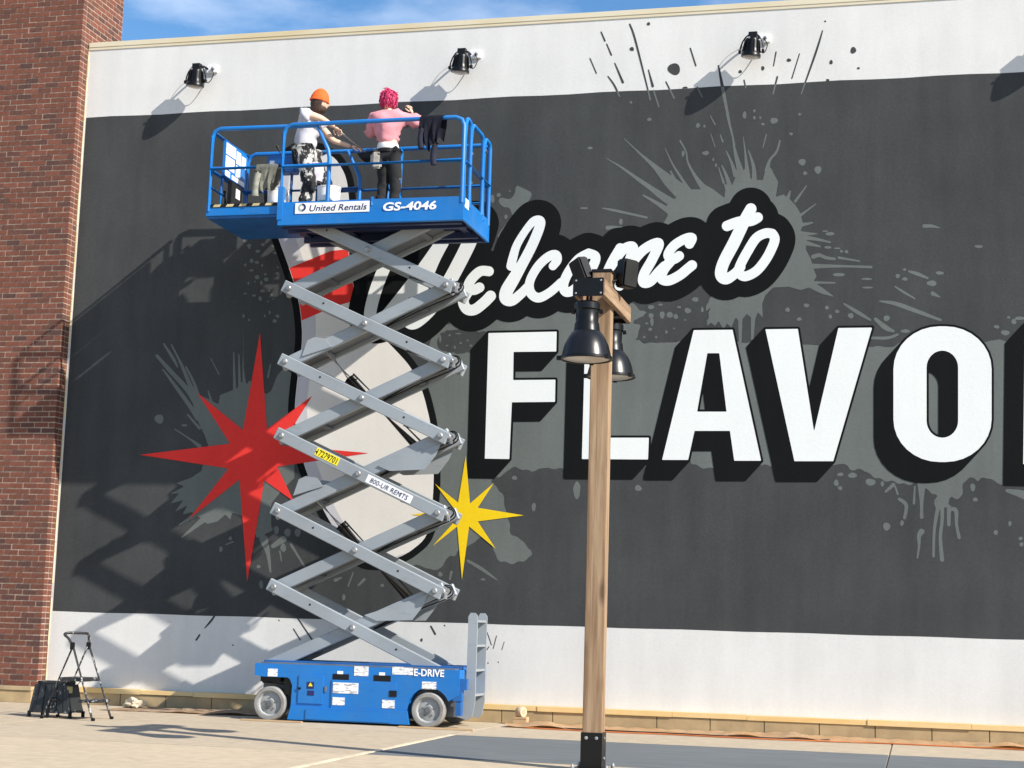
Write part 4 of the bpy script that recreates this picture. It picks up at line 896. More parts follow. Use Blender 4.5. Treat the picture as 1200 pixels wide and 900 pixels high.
# twin crossbeams run out from the wall towards the street, clasping the post
BY0, BY1, BZ0, BZ1 = -6.42, -5.17, 3.805, 3.945; bx = PXc-.012
for sx in (-1, 1):
    part('crossbeam', lambda bm: box(bm, (bx+sx*.112-.020, BY0, BZ0), (bx+sx*.112+.020, BY1, BZ1), .004), M_WOODY, post)
for y0, y1 in ((BY0+.003, BY0+.18), (BY1-.18, BY1-.003)): part('beam_filler', lambda bm: box(bm, (bx-.09, y0, BZ0+.03), (bx+.09, y1, BZ1-.01)), M_BLK, post)
for y, s_ in ((BY0, -1), (BY1, 1)):
    ep = part('end_plate', lambda bm: box(bm, (bx-.128, min(y, y+s_*.006), BZ0-.004), (bx+.122, max(y, y+s_*.006), BZ1+.004)), M_BLKM, post)
    for dx in (-.105, .10):
        for z in (BZ0+.018, BZ1-.018): part('screw', lambda bm: lathe(bm, [(.009, 0), (.006, .005)], (bx+dx, y+s_*.006, z), (0, s_, 0), 8), M_LUG, ep)
for y, bx in ((-6.35, PXc-.034), (-5.38, PXc-.012)):
    lm = bpy.data.objects.new('dome_lamp', None); col.objects.link(lm); lm.parent = post; lm.location = Vector((bx, y, 3.3))-post.location
    c0 = (bx+.0, y, 3.295)
    part('lamp_stem', lambda bm: tube(bm, [(bx, y, 3.75), (bx, y, BZ0+.05)], .022, 10), M_BLKM, lm)
    part('lamp_neck', lambda bm: lathe(bm, [(.05, .475), (.085, .470), (.104, .455), (.106, .405), (.094, .395), (.092, .30), (.10, .290), (.105, .24), (.11, .225)], c0, (0, 0, 1), 28), M_BLKM, lm, True)
    part('lamp_shade', lambda bm: lathe(bm, [(.108, .226), (.128, .205), (.155, .165), (.18, .11), (.196, .05), (.204, .015), (.20, .012), (.19, .05), (.15, .155), (.10, .20)], c0, (0, 0, 1), 36, False), mat('lamp_enamel', (0.008, 0.008, 0.0085), .30, 0, spec=.38), lm, True)
    part('rim_ring', lambda bm: lathe(bm, [(.200, .016), (.216, .014), (.218, -.006), (.206, -.012), (.196, -.010)], c0, (0, 0, 1), 36, False), M_BLKM, lm, True)
    part('lens', lambda bm: lathe(bm, [(.198, .0), (.15, -.012), (.08, -.022), (.02, -.026)], c0, (0, 0, 1), 30), M_GLASS, lm, True)
    for a_ in (R(-30), R(90), R(195)):
        part('clip', lambda bm: box(bm, (bx+.222*math.cos(a_)-.016, y+.222*math.sin(a_)-.016, 3.278), (bx+.222*math.cos(a_)+.016, y+.222*math.sin(a_)+.016, 3.312)), M_BLK, lm)
    for sg in (1, -1): part('knob', lambda bm: lathe(bm, [(.018, 0), (.018, .03)], (bx+sg*.10, y, 3.68), (sg, 0, .2), 8), M_BLK, lm)
bx = PXc-.012
def speaker(cx, cy, cz, rot, hx, hy, hz):
    o = part('speaker', lambda bm: box(bm, (-hx, -hy, -hz), (hx, hy, hz), .014), M_BLK, None)
    o.parent = post; o.location = Vector((cx, cy, cz))-post.location; o.rotation_euler = rot
    g = part('speaker_grille', lambda bm: box(bm, (-hx+.008, -hy-.006, -hz+.01), (hx-.008, -hy, hz-.01), .006), mat('grille', (.016, .016, .016), .7, spec=.2), None); g.parent = o
speaker(8.045, -5.90, 4.125, (R(12), R(-18), R(-38)), .070, .055, .105)
speaker(8.412, -5.80, 4.11, (R(4), R(3), R(48)), .072, .062, .12)
part('speaker_bracket', lambda bm: tube(bm, [(PXc-H, PYc, 4.03), (8.07, -5.89, 4.08)], .014), M_BLK, post)
part('speaker_bracket', lambda bm: tube(bm, [(PXc+H, PYc, 4.03), (8.40, -5.81, 4.07)], .014), M_BLK, post)

# ================================================================== STEP LADDER AND STOOL BY THE PIER
M_LADDER = add_speckle('spattered_black', (0.02, 0.02, 0.022), (0.40, 0.40, 0.41), 22, .555, .5)
M_STOOL = add_speckle('spattered_black_plastic', (0.018, 0.020, 0.022), (0.34, 0.34, 0.33), 11, .60, .55)
sl = thing('step_ladder', (1.98, -2.74, 0), 'small black folding step ladder spattered with white paint, tall loop handle', 'step ladder')
hz = .80; HX = 1.93
for y in (-2.955, -2.535):
    part('front_leg', lambda bm: tube(bm, [(2.235, y, .012), (HX, y+(.03 if y < -2.7 else -.03), hz)], .013, 8), M_LADDER, sl, True)
    part('rear_leg', lambda bm: tube(bm, [(1.62, y+(.04 if y < -2.7 else -.04), .012), (HX-.005, y+(.045 if y < -2.7 else -.045), hz-.03)], .011, 8), M_LADDER, sl, True)
    part('hinge_block', lambda bm: box(bm, (HX-.022, y-.02+(.03 if y < -2.7 else -.03), hz-.06), (HX+.022, y+.02+(.03 if y < -2.7 else -.03), hz+.02), .006), M_BLK, sl)
    part('foot', lambda bm: (box(bm, (2.225, y-.016, 0), (2.262, y+.016, .03), .004), box(bm, (1.60, y-.014+(.04 if y < -2.7 else -.04), 0), (1.635, y+.014+(.04 if y < -2.7 else -.04), .03), .004)), M_BLK, sl)
part('handle', lambda bm: tube(bm, crom([(HX, -2.925, hz-.01), (HX-.05, -2.93, hz+.06), (HX-.10, -2.93, hz+.10), (HX-.07, -2.90, hz+.118), (HX-.01, -2.80, hz+.118), (HX+.03, -2.68, hz+.115), (HX+.01, -2.60, hz+.10), (HX, -2.565, hz+.06), (HX, -2.565, hz-.01)], 4), .015, 8), M_LADDER, sl, True)
part('step', lambda bm: (box(bm, (1.80, -2.925, .405), (2.09, -2.565, .445), .008),), M_LADDER, sl)
part('step', lambda bm: (box(bm, (2.04, -2.935, .185), (2.23, -2.555, .215), .008),), M_LADDER, sl)
part('brace', lambda bm: (tube(bm, [(1.72, -2.90, .20), (1.72, -2.59, .20)], .010), tube(bm, [(1.90, -2.91, .42), (1.74, -2.90, .26)], .007), tube(bm, [(1.90, -2.58, .42), (1.74, -2.59, .26)], .007)), M_LADDER, sl)
st = thing('step_stool', (1.62, -2.55, 0), 'low black plastic folding stool with paint runs, beside the step ladder', 'stool')
sx0, sx1, sy0, sy1, sh_ = 1.36, 1.88, -2.78, -2.46, .385
part('seat', lambda bm: box(bm, (sx0+.06, sy0+.05, sh_-.03), (sx1-.09, sy1-.05, sh_+.004), .012), M_STOOL, st)
def panel(bm, pts, th):
    n = (pts[1]-pts[0]).cross(pts[3]-pts[0]).normalized()*th
    a = [bm.verts.new(p) for p in pts]; b = [bm.verts.new(p+n) for p in pts]
    for k in range(4): bm.faces.new((a[k], a[(k+1) % 4], b[(k+1) % 4], b[k]))
    bm.faces.new(a); bm.faces.new(b[::-1])
V = Vector
for k in range(6):
    t0, t1 = k/6+.008, (k+1)/6-.008
    lx = lambda t, top: (sx0+.045+(sx1-sx0-.11)*t) if top else (sx0+.01+(sx1-sx0-.02)*t)
    for (yb, yt) in ((sy0+.012, sy0+.055), (sy1-.012, sy1-.055)):
        part('side_panel', lambda bm: panel(bm, [V((lx(t0, 0), yb, .05)), V((lx(t1, 0), yb, .05)), V((lx(t1, 1), yt, sh_-.03)), V((lx(t0, 1), yt, sh_-.03))], .012*(1 if k % 2 else .6)), M_STOOL, st)
for (xb, xt) in ((sx0+.012, sx0+.058), (sx1-.012, sx1-.088)):
    part('end_panel', lambda bm: panel(bm, [V((xb, sy0+.03, .06)), V((xb, sy1-.03, .06)), V((xt, sy1-.06, sh_-.03)), V((xt, sy0+.06, sh_-.03))], .012), M_STOOL, st)
for x in (sx0, sx1-.03):
    for y in (sy0, sy1-.03): part('foot', lambda bm: box(bm, (x, y, 0), (x+.035, y+.03, .07), .006), M_BLK, st)
part('latch', lambda bm: (box(bm, (1.60, sy0-.03, .0), (1.63, sy0+.0, .20), .004), tube(bm, [(1.60, sy0-.012, .16), (1.68, sy0-.012, .22)], .012)), M_BLK, st)
part('label', lambda bm: box(bm, (1.80, sy0+.036, .27), (1.865, sy0+.042, .34)), mat('stool_label', (.30, .27, .12), .6), st)

# ================================================================== DROP SHEETS, CORDS AND SMALL THINGS ALONG THE WALL FOOT
def sheet(name, x0, x1, y0, y1, label, seed, lift_=.05, nx=90, ny=10, wob=.06, m_=M_KRAFT):
    rg = np.random.RandomState(seed); ph = rg.rand(8)*6.28; bm = NB(); g = []
    for i in range(nx+1):
        row = []
        for j in range(ny+1):
            s_, t_ = i/nx, j/ny; x = x0+(x1-x0)*s_; yy0 = y0+wob*math.sin(x*1.9+ph[0])+wob*.6*math.sin(x*4.3+ph[1])
            y = yy0+(y1-yy0)*t_
            h = .006+lift_*(.5+.5*math.sin(x*2.3+ph[2]))**2*(.25+.75*(1-t_))*(.6+.4*math.sin(x*9+ph[3]+t_*3))+.012*abs(math.sin(x*14+ph[4])*math.sin(t_*5+ph[5]))
            if t_ < .06: h *= .55
            row.append(bm.verts.new((x, y, max(h, .004))))
        g.append(row)
    for i in range(nx):
        for j in range(ny): bm.faces.new((g[i][j], g[i+1][j], g[i+1][j+1], g[i][j+1]))
    bmesh.ops.solidify(bm, geom=list(bm.faces), thickness=.002)
    return tag(finish(bm, name, m_, None, True), label, 'paper', 'drop sheets along the wall foot')
sheet('drop_sheet', 1.35, 4.15, -1.05, -.16, 'crumpled brown paper drop sheet on the ground under the red star', 5, .05)
sheet('drop_sheet', 6.25, 12.6, -.92, -.16, 'long wavy brown paper drop sheet along the ledge below the lettering', 8, .085, 150, 10, .06, M_KRAFT2)
def cord(name, pts, r, m, label):
    bm = NB(); tube(bm, crom(pts, 8), r, 7); return tag(finish(bm, name, m, None, True), label, 'cord')
cp = [(6.5, -1.02, .012)]
rg = random.Random(4)
x = 7.0
while x < 15: cp.append((x, -1.0+rg.uniform(-.09, .07)+max(0, x-9)*.025, .010)); x += .55
cord('extension_cord', cp, .008, M_ORANGE, 'long orange extension cord lying along the edge of the paper sheet')
cord('paper_gap_shade', [(p[0]+.1, p[1]+.035*math.sin(p[0]*2)+.07, .014) for p in cp if p[0] < 10.2], .013, M_BLK, 'black strip put in as the shade under the paper edge, beside the orange cord')  # black tube added to stand for the dark shaded gap under the raised paper
for (a, b_, wd, lab) in (((3.43, -1.72), (4.15, -1.70), .14, 'thin wooden plank lying under the front wheel left of the guard'), ((5.28, -1.74), (6.12, -1.68), .16, 'thin wooden plank lying under the wheel beside the boarding ladder')):
    tag(part('plank', lambda bm: box(bm, (a[0], a[1]-wd/2, .001), (b_[0], a[1]+wd/2-.075, .018), .003), M_WOODX, None), lab, 'plank', 'planks beside the lift wheels')
rollp = thing('paper_roll', (6.25, -.33, 0), 'short upright roll of tan masking paper against the ledge by the ladder', 'paper roll')
part('roll', lambda bm: lathe(bm, [(.02, -.04), (.058, -.04), (.062, -.035), (.062, .035), (.058, .04), (.02, .04)], (6.30, -.33, .145), (.9, -.45, .05), 24), M_KRAFT, rollp, True)
part('core', lambda bm: lathe(bm, [(.012, -.043), (.026, -.043), (.026, .043), (.012, .043)], (6.30, -.33, .145), (.9, -.45, .05), 16), mat('roll_core', (.45, .34, .22), .8), rollp)
part('stand_block', lambda bm: box(bm, (6.22, -.40, .008), (6.38, -.26, .09), .004), M_WOODX, rollp)
def crumple(name, c, r, m, label, cat, seed, sq=.5):
    bm = NB(); bmesh.ops.create_icosphere(bm, subdivisions=3, radius=1); rg = np.random.RandomState(seed); D = rg.randn(14, 3); D /= np.linalg.norm(D, axis=1)[:, None]
    for v in bm.verts:
        n = np.array(v.co); k = 1+.22*sum(math.sin(6*float(n@d)+i) for i, d in enumerate(D[:6]))/2
        k = k*min(1.0, min((.62+.3*rg.rand())/max(abs(float(n@d)), .01) for d in D[6:]))
        v.co = Vector((c[0]+n[0]*r[0]*k, c[1]+n[1]*r[1]*k, max(c[2]+n[2]*r[2]*k, .012)))
    return tag(finish(bm, name, m), label, cat)
crumple('crumpled_paper', (1.52, -.55, .055), (.12, .09, .075), mat('paper_white', (.60, .50, .36), .8), 'crumpled white masking paper on the ground behind the step ladder', 'paper', 3)

# ================================================================== PEOPLE
def skin_mesh(nodes, edges, root, sub=2):
    """nodes: {name: (pos, radius or (rx, ry))}; grows one continuous surface round the joints"""
    names = list(nodes); me = bpy.data.meshes.new('s')
    me.from_pydata([nodes[n][0] for n in names], [(names.index(a), names.index(b)) for a, b in edges], [])
    o = bpy.data.objects.new('s', me); col.objects.link(o)
    md = o.modifiers.new('skin', 'SKIN'); md.use_smooth_shade = True
    if not me.skin_vertices:
        with bpy.context.temp_override(object=o, active_object=o): bpy.ops.object.skin_root_mark()
    for i, n in enumerate(names):
        r = nodes[n][1]; sv = me.skin_vertices[0].data[i]; sv.radius = r if isinstance(r, tuple) else (r, r); sv.use_root = (n == root)
    s_ = o.modifiers.new('sub', 'SUBSURF'); s_.levels = sub; s_.render_levels = sub
    dg = bpy.context.evaluated_depsgraph_get(); res = bpy.data.meshes.new_from_object(o.evaluated_get(dg))
    bpy.data.objects.remove(o); bpy.data.meshes.remove(me)
    for p in res.polygons: p.use_smooth = True
    return res
def merge(meshes, name):
    bm = NB()
    for m in meshes: bm.from_mesh(m); bpy.data.meshes.remove(m)
    me = bpy.data.meshes.new(name); bm.to_mesh(me); bm.free()
    for p in me.polygons: p.use_smooth = True
    return me
def hand(wrist, fwd, across, curl):
    """palm and five fingers, rooted at the wrist; curl direction is where the fingertips bend to"""
    w_ = Vector(wrist); f = Vector(fwd).normalized(); a = Vector(across).normalized(); c = Vector(curl).normalized(); out_ = []
    n = {'w': (w_, (.022, .018)), 'p': (w_+f*.045, (.036, .017)), 'k': (w_+f*.085, (.038, .014))}
    out_.append(skin_mesh(n, [('w', 'p'), ('p', 'k')], 'w', 1))
    for i, L_ in enumerate((.062, .075, .072, .055)):
        b = w_+f*.08+a*(-.028+.0187*i)
        n = {'a': (b, .0095), 'b': (b+f*L_*.45+c*.012, .009), 'c': (b+f*L_*.62+c*L_*.45, .008), 'd': (b+f*L_*.45+c*L_*.75, .0065)}
        out_.append(skin_mesh(n, [('a', 'b'), ('b', 'c'), ('c', 'd')], 'a', 1))
    b = w_+f*.03-a*.03
    n = {'a': (b, .012), 'b': (b-a*.022+f*.028+c*.012, .011), 'c': (b-a*.02+f*.055+c*.034, .008)}
    out_.append(skin_mesh(n, [('a', 'b'), ('b', 'c')], 'a', 1)); return out_
def head_mesh(c, face, up, r=.098):
    """skull with brow, nose, lips, chin and ears, facing along face"""
    c = Vector(c); f = Vector(face).normalized(); u = (Vector(up)-Vector(up).dot(f)*f).normalized(); s_ = f.cross(u)
    bm = NB(); bmesh.ops.create_uvsphere(bm, u_segments=28, v_segments=20, radius=1)
    for v in bm.verts:
        x, y, z = v.co                                        # x side, y forward, z up
        sx = .082*(1-.22*max(0, -z)**1.5); sy = .104; sz = .128
        X, Y, Z = x*sx, y*sy, z*sz
        if y > 0:
            nose = math.exp(-((x/.17)**2+((z+.10)/.22)**2))*max(0, y); Y += .024*nose
            Y += .008*math.exp(-((x/.35)**2+((z+.48)/.10)**2)); Y += .009*math.exp(-((x/.4)**2+((z+.80)/.14)**2))
            for e in (-.42, .42): Y -= .012*math.exp(-(((x-e)/.16)**2+((z-.02)/.12)**2))
            Y += .006*math.exp(-((z-.2)/.10)**2)*max(0, y)
        else: Y *= 1.02-.12*max(0, -z)
        v.co = c+s_*X+f*Y+u*Z
    for sg in (-1, 1):
        r_ = bmesh.ops.create_uvsphere(bm, u_segments=10, v_segments=8, radius=1)
        for v in r_['verts']:
            x, y, z = v.co; v.co = c+s_*(sg*.073+x*.010)+f*(-.008+y*.020)+u*(-.008+z*.032)
    me = bpy.data.meshes.new('h'); bm.to_mesh(me); bm.free()
    eyes = []
    for e in (-.031, .031): eyes.append(c+s_*e+f*.079+u*.003)
    return me, eyes, (f, u, s_)
def person(loc, label, J, cl, hands_cfg, face):
    root = thing('person', loc, label, 'person')
    n = {k: v for k, v in J.items()}
    E_ = [('pel', 'spi'), ('spi', 'che'), ('che', 'nec'), ('nec', 'hed')]
    for s_ in 'LR': E_ += [('pel', 'hip'+s_), ('hip'+s_, 'kne'+s_), ('kne'+s_, 'ank'+s_), ('ank'+s_, 'toe'+s_), ('che', 'sho'+s_), ('sho'+s_, 'elb'+s_), ('elb'+s_, 'wri'+s_)]
    body = skin_mesh(n, E_, 'pel')
    hd, eyes, ax = head_mesh(cl['head'], face[0], face[1])
    ms = [body, hd]
    for h in hands_cfg: ms += hand(*h)
    put(merge(ms, 'body'), 'body', M_SKIN, root)
    for e in eyes:
        part('eye', lambda bm: bmesh.ops.create_uvsphere(bm, u_segments=10, v_segments=8, radius=.011, matrix=Matrix.Translation(e)), M_LABEL, root, True)
    return root, ax
def grow(nodes, edges, root, infl):
    return skin_mesh({k: (v[0], tuple(a+infl for a in v[1]) if isinstance(v[1], tuple) else v[1]+infl) for k, v in nodes.items()}, edges, root)
def folds(me, amp, seed, sc_=(5, 5, 13)):
    from mathutils import noise as mn
    nrm = [v.normal.copy() for v in me.vertices]; o = Vector((seed*3.1, seed*1.7, seed*2.3))
    for v, n_ in zip(me.vertices, nrm):
        p = Vector((v.co.x*sc_[0], v.co.y*sc_[1], v.co.z*sc_[2]+v.co.x*4))+o
        k = 1-abs(mn.noise(p))*2.4+.35*mn.noise(p*2.3)
        v.co += n_*amp*(max(k, .0)-.10)
    me.update()
def wrinkle(me, amp, sc_, seed):
    rg = np.random.RandomState(seed); D = rg.randn(7, 3)*sc_; ph = rg.rand(7)*6.28
    nrm = [v.normal.copy() for v in me.vertices]
    for v, n_ in zip(me.vertices, nrm):
        p = np.array(v.co); k = sum(math.sin(float(p@d)+q) for d, q in zip(D, ph)); k = abs(k)/2.5-.5
        v.co += n_*amp*k
    me.update()
M_TSHIRT = mat('grey_white_shirt', (0.50, 0.50, 0.55), .85, var=.10, scale=6)
M_PINK = mat('pink_sweatshirt', (0.66, 0.27, 0.30), .9, var=.06, scale=9)
M_BLKCLOTH = add_speckle('paint_spattered_trousers', (0.014, 0.014, 0.016), (0.50, 0.49, 0.46), 10, .515, .9)
M_LEGG = add_speckle('black_trousers', (0.012, 0.012, 0.014), (0.26, 0.25, 0.22), 8, .62, .9)
M_HAIRB = mat('dark_brown_hair', (0.05, 0.025, 0.015), .7, var=.2, scale=30)
M_HAIRP = mat('bright_pink_hair', (0.62, 0.035, 0.14), .6, scale=34, col2=(0.30, 0.010, 0.06))
M_ORNG = mat('orange_knit_hat', (0.86, 0.12, 0.015), .85, var=.06, scale=40, bmp=(120, .5, .003))
M_SHOE = mat('dark_shoe', (.03, .03, .032), .6)
V = Vector
# ---- painter in the orange hat, leaning right over his pole
J = {'pel': ((3.60, -1.05, 6.75), (.115, .095)), 'spi': ((3.565, -1.05, 6.93), (.105, .085)), 'che': ((3.60, -1.04, 7.11), (.125, .095)), 'nec': ((3.67, -1.03, 7.235), .045), 'hed': ((3.715, -1.03, 7.32), .05),
     'hipL': ((3.61, -.97, 6.70), .088), 'kneL': ((3.82, -.92, 6.36), .058), 'ankL': ((3.83, -.88, 5.955), .036), 'toeL': ((3.99, -.86, 5.905), .035),
     'hipR': ((3.60, -1.14, 6.70), .088), 'kneR': ((3.72, -1.17, 6.35), .058), 'ankR': ((3.63, -1.17, 5.955), .036), 'toeR': ((3.80, -1.19, 5.905), .035),
     'shoL': ((3.66, -.87, 7.165), .058), 'elbL': ((3.84, -.80, 6.95), .040), 'wriL': ((4.06, -.74, 6.885), .026),
     'shoR': ((3.60, -1.22, 7.185), .060), 'elbR': ((3.80, -1.13, 7.135), .042), 'wriR': ((3.90, -.92, 7.085), .027)}
hdp = (3.735, -1.03, 7.372)
face = ((1, .45, -.18), (0, 0, 1))
man, ax = person((3.72, -1.03, 5.86), 'person in an orange knit hat and pale tee shirt reaching with a paint pole', J, {'head': hdp}, [((3.90, -.92, 7.085), (.25, .8, -.25), (.8, -.2, .4), (.2, -.2, -1)), ((4.06, -.74, 6.885), (1, .1, -.15), (-.1, .8, .5), (.3, .2, -.9))], face)
def sub(keys): return {k: J[k] for k in keys}
shirt_e = [('pel', 'spi'), ('spi', 'che'), ('che', 'shoL'), ('che', 'shoR'), ('che', 'nec')]
n = sub(['pel', 'spi', 'che', 'shoL', 'shoR', 'nec']); n['nec'] = (V((3.645, -1.035, 7.205)), .06)
n['shoL'] = (V(J['shoL'][0])+V((.03, 0, -.03)), .062); n['shoR'] = (V(J['shoR'][0])+V((.035, .01, -.02)), .066)
n['pel'] = (V((3.60, -1.05, 6.72)), (.122, .105))
n['slL'] = (V(J['shoL'][0])*.6+V(J['elbL'][0])*.4, .048); n['slR'] = (V(J['shoR'][0])*.62+V(J['elbR'][0])*.38, .050)
me = grow(n, shirt_e+[('shoL', 'slL'), ('shoR', 'slR')], 'pel', .030); folds(me, .028, 1); put(me, 'shirt', M_TSHIRT, man)
n = sub(['pel', 'hipL', 'kneL', 'ankL', 'hipR', 'kneR', 'ankR']); n['pel'] = (V(J['pel'][0])+V((0, 0, -.01)), (.11, .095))
me = grow(n, [('pel', 'hipL'), ('hipL', 'kneL'), ('kneL', 'ankL'), ('pel', 'hipR'), ('hipR', 'kneR'), ('kneR', 'ankR')], 'pel', .028); folds(me, .024, 2, (9, 9, 11)); put(me, 'trousers', M_BLKCLOTH, man)
bib = part('apron_cloth', lambda bm: (lathe(bm, [(.135, 0), (.14, .06), (.145, .14), (.13, .22)], (3.70, -1.12, 6.36), (.05, 0, 1), 18),), mat('apron_lilac', (.52, .49, .55), .9), man, True)
for v in bib.data.vertices: v.co.y *= .75
def shoe(J, s_, par, d):
    a = V(J['ank'+s_][0]); t = V(J['toe'+s_][0]); n = {'a': (a+V((0, 0, -.035))-d*.035, (.042, .038)), 'b': (a*.5+t*.5+V((0, 0, -.01)), (.044, .036)), 'c': (t, (.044, .032))}
    me = skin_mesh(n, [('a', 'b'), ('b', 'c')], 'a', 2)
    for v in me.vertices: v.co.z = max(v.co.z, DK+.003)
    put(me, 'shoe', M_SHOE, par)
for s_ in 'LR': shoe(J, s_, man, V((1, 0, 0)))
def cap_mesh(bm, c, ax, s3, drop, thick=1.0):
    f, u, s_ = ax
    r_ = bmesh.ops.create_uvsphere(bm, u_segments=26, v_segments=18, radius=1)
    for v in r_['verts']:
        x, y, z = v.co; z2 = max(z, drop); k = 1.0 if z > drop+.15 else 1.03
        v.co = V(c)+s_*x*s3[0]*k+f*y*s3[1]*k+u*z2*s3[2]
hat = part('knit_hat', lambda bm: cap_mesh(bm, V(hdp)+V((-.005, 0, .002)), ax, (.101, .118, .172), .0), M_ORNG, man, True)
def band(bm):
    f, u, s_ = ax; c = V(hdp)+V((-.005, 0, .002)); ring = []
    for k in range(28):
        a_ = 2*math.pi*k/28; ring.append(c+s_*math.cos(a_)*.101+f*math.sin(a_)*.118+u*.006)
    tube(bm, ring+[ring[0]], .007, 6, False)
part('hat_brim', band, M_ORNG, hat, True)
def hairshell(bm, beard):
    f, u, s_ = ax; rg = random.Random(2)
    r_ = bmesh.ops.create_uvsphere(bm, u_segments=32, v_segments=24, radius=1)
    for v in r_['verts']:
        x, y, z = v.co; k = 1.0+.05*rg.random()
        if beard: keep = y > .05 and z < -.42 and not (abs(x) < .25 and -.52 < z < -.42 and y > .6)
        else: keep = y < .30 and z < .35
        q = k if keep else .80
        dz = -.16 if (beard and z < -.6) else (-.22 if (not beard and z < -.5) else 0)
        v.co = V(hdp)+s_*x*.090*q+f*y*(.114 if beard else .110)*q+u*(z*.132*q+dz*.13*(1 if keep else 0))
part('hair', lambda bm: hairshell(bm, False), M_HAIRB, man, True)
part('beard', lambda bm: hairshell(bm, True), M_HAIRB, man, True)
pole = thing('paint_pole', (3.95, -.86, 7.0), 'pale paint roller pole held by the person in the orange hat', 'paint pole')
pA, pB = V((3.87, -.845, 7.105)), V((4.33, -.66, 6.74))
part('shaft', lambda bm: tube(bm, [pA, pB], .015, 8), mat('pole_silver', (.52, .47, .45), .4, .1), pole, True)
part('grip', lambda bm: (tube(bm, [pA-(pB-pA)*.12, pA+(pB-pA)*.10], .019, 10),), M_BLK, pole, True)
part('ferrule', lambda bm: tube(bm, [pB-(pB-pA)*.10, pB], .016, 10), M_BLK, pole, True)
# ---- painter with pink hair, back to the street
J = {'pel': ((4.605, -.95, 6.75), (.125, .092)), 'spi': ((4.605, -.955, 6.92), (.105, .080)), 'che': ((4.60, -.95, 7.09), (.125, .088)), 'nec': ((4.592, -.945, 7.235), .042), 'hed': ((4.585, -.94, 7.31), .048),
     'hipL': ((4.545, -.95, 6.69), .082), 'kneL': ((4.555, -.90, 6.34), .054), 'ankL': ((4.50, -.94, 5.955), .035), 'toeL': ((4.48, -.79, 5.905), .033),
     'hipR': ((4.675, -.95, 6.69), .082), 'kneR': ((4.705, -.90, 6.34), .054), 'ankR': ((4.70, -.95, 5.955), .035), 'toeR': ((4.73, -.80, 5.905), .033),
     'shoL': ((4.435, -.94, 7.165), .056), 'elbL': ((4.335, -.84, 7.00), .040), 'wriL': ((4.45, -.70, 7.20), .025),
     'shoR': ((4.770, -.94, 7.165), .056), 'elbR': ((4.985, -.86, 7.105), .040), 'wriR': ((4.835, -.76, 7.255), .025)}
hdp = (4.583, -.925, 7.375); face = ((-.15, 1, .08), (.03, 0, 1))
wom, ax = person((4.6, -.93, 5.86), 'person with short pink hair in a pink sweatshirt, facing the wall', J, {'head': hdp}, [((4.835, -.76, 7.255), (-.35, .1, .9), (.5, .7, .2), (-.8, .4, .1)), ((4.45, -.70, 7.20), (.2, .2, .9), (.7, -.5, 0), (.6, .5, .2))], face)
n = sub(['pel', 'spi', 'che', 'nec', 'shoL', 'elbL', 'shoR', 'elbR']); n['pel'] = (V((4.60, -.95, 6.82)), (.115, .09)); n['nec'] = (V((4.592, -.952, 7.232)), .062)
n['elbR'] = (V(J['elbR'][0]), .050); n['elbL'] = (V(J['elbL'][0]), .056); n['shoL'] = (V(J['shoL'][0]), .066); n['shoR'] = (V(J['shoR'][0]), .064)
n['cufL'] = (V(J['elbL'][0])*.55+V(J['wriL'][0])*.45, .036); n['cufR'] = (V(J['elbR'][0])*.72+V(J['wriR'][0])*.28, .042)
me = grow(n, shirt_e+[('shoL', 'elbL'), ('shoR', 'elbR'), ('elbL', 'cufL'), ('elbR', 'cufR')], 'pel', .024); folds(me, .030, 5); put(me, 'sweatshirt', M_PINK, wom)
part('undershirt', lambda bm: lathe(bm, [(.128, 0), (.134, .03), (.125, .07)], (4.605, -.95, 6.755), (0, 0, 1), 24), M_LABEL, wom, True)
n = sub(['pel', 'hipL', 'kneL', 'ankL', 'hipR', 'kneR', 'ankR']); n['pel'] = (V((4.605, -.95, 6.73)), (.118, .088))
me = grow(n, [('pel', 'hipL'), ('hipL', 'kneL'), ('kneL', 'ankL'), ('pel', 'hipR'), ('hipR', 'kneR'), ('kneR', 'ankR')], 'pel', .014); folds(me, .014, 6, (9, 9, 12)); put(me, 'trousers', M_LEGG, wom)
for s_ in 'LR': shoe(J, s_, wom, V((0, 1, 0)))
def pinkhair(bm):
    f, u, s_ = ax; rg = random.Random(5); c = V(hdp)+u*.020-f*.012
    r_ = bmesh.ops.create_uvsphere(bm, u_segments=40, v_segments=28, radius=1)
    for v in r_['verts']:
        x, y, z = v.co; k = .97+.05*math.sin(9*x+4*z)*math.sin(8*z+3*y)
        if y > .35 and z < .25: k *= .80
        v.co = c+s_*x*.102*k+f*y*.116*k+u*z*.122*k
    for i in range(520):                                           # tousled locks lying over the skull
        a_ = rg.uniform(0, 6.28); zz = rg.uniform(-.55, .97); q = math.sqrt(max(0, 1-zz*zz)); d = V((q*math.cos(a_), q*math.sin(a_), zz))
        if d.y > .45 and d.z < .35: continue
        pts = []; dr = V((rg.uniform(-.8, .8), rg.uniform(-.8, .8), -1+rg.uniform(-.3, .9)))
        lift_ = rg.uniform(0, 1)**3*.34; stp = rg.uniform(.10, .22)
        for k in range(5):
            t_ = (dr-dr.dot(d)*d).normalized(); r_ = 1.0+.02*k*(1-k/6)+lift_*(k/4)**2
            pts.append(c+s_*d.x*.100*r_+f*d.y*.114*r_+u*d.z*.120*r_); d = (d+t_*stp).normalized()
        tube(bm, pts, [.0075, .008, .007, .005, .001], 4)
part('hair', pinkhair, M_HAIRP, wom, True)
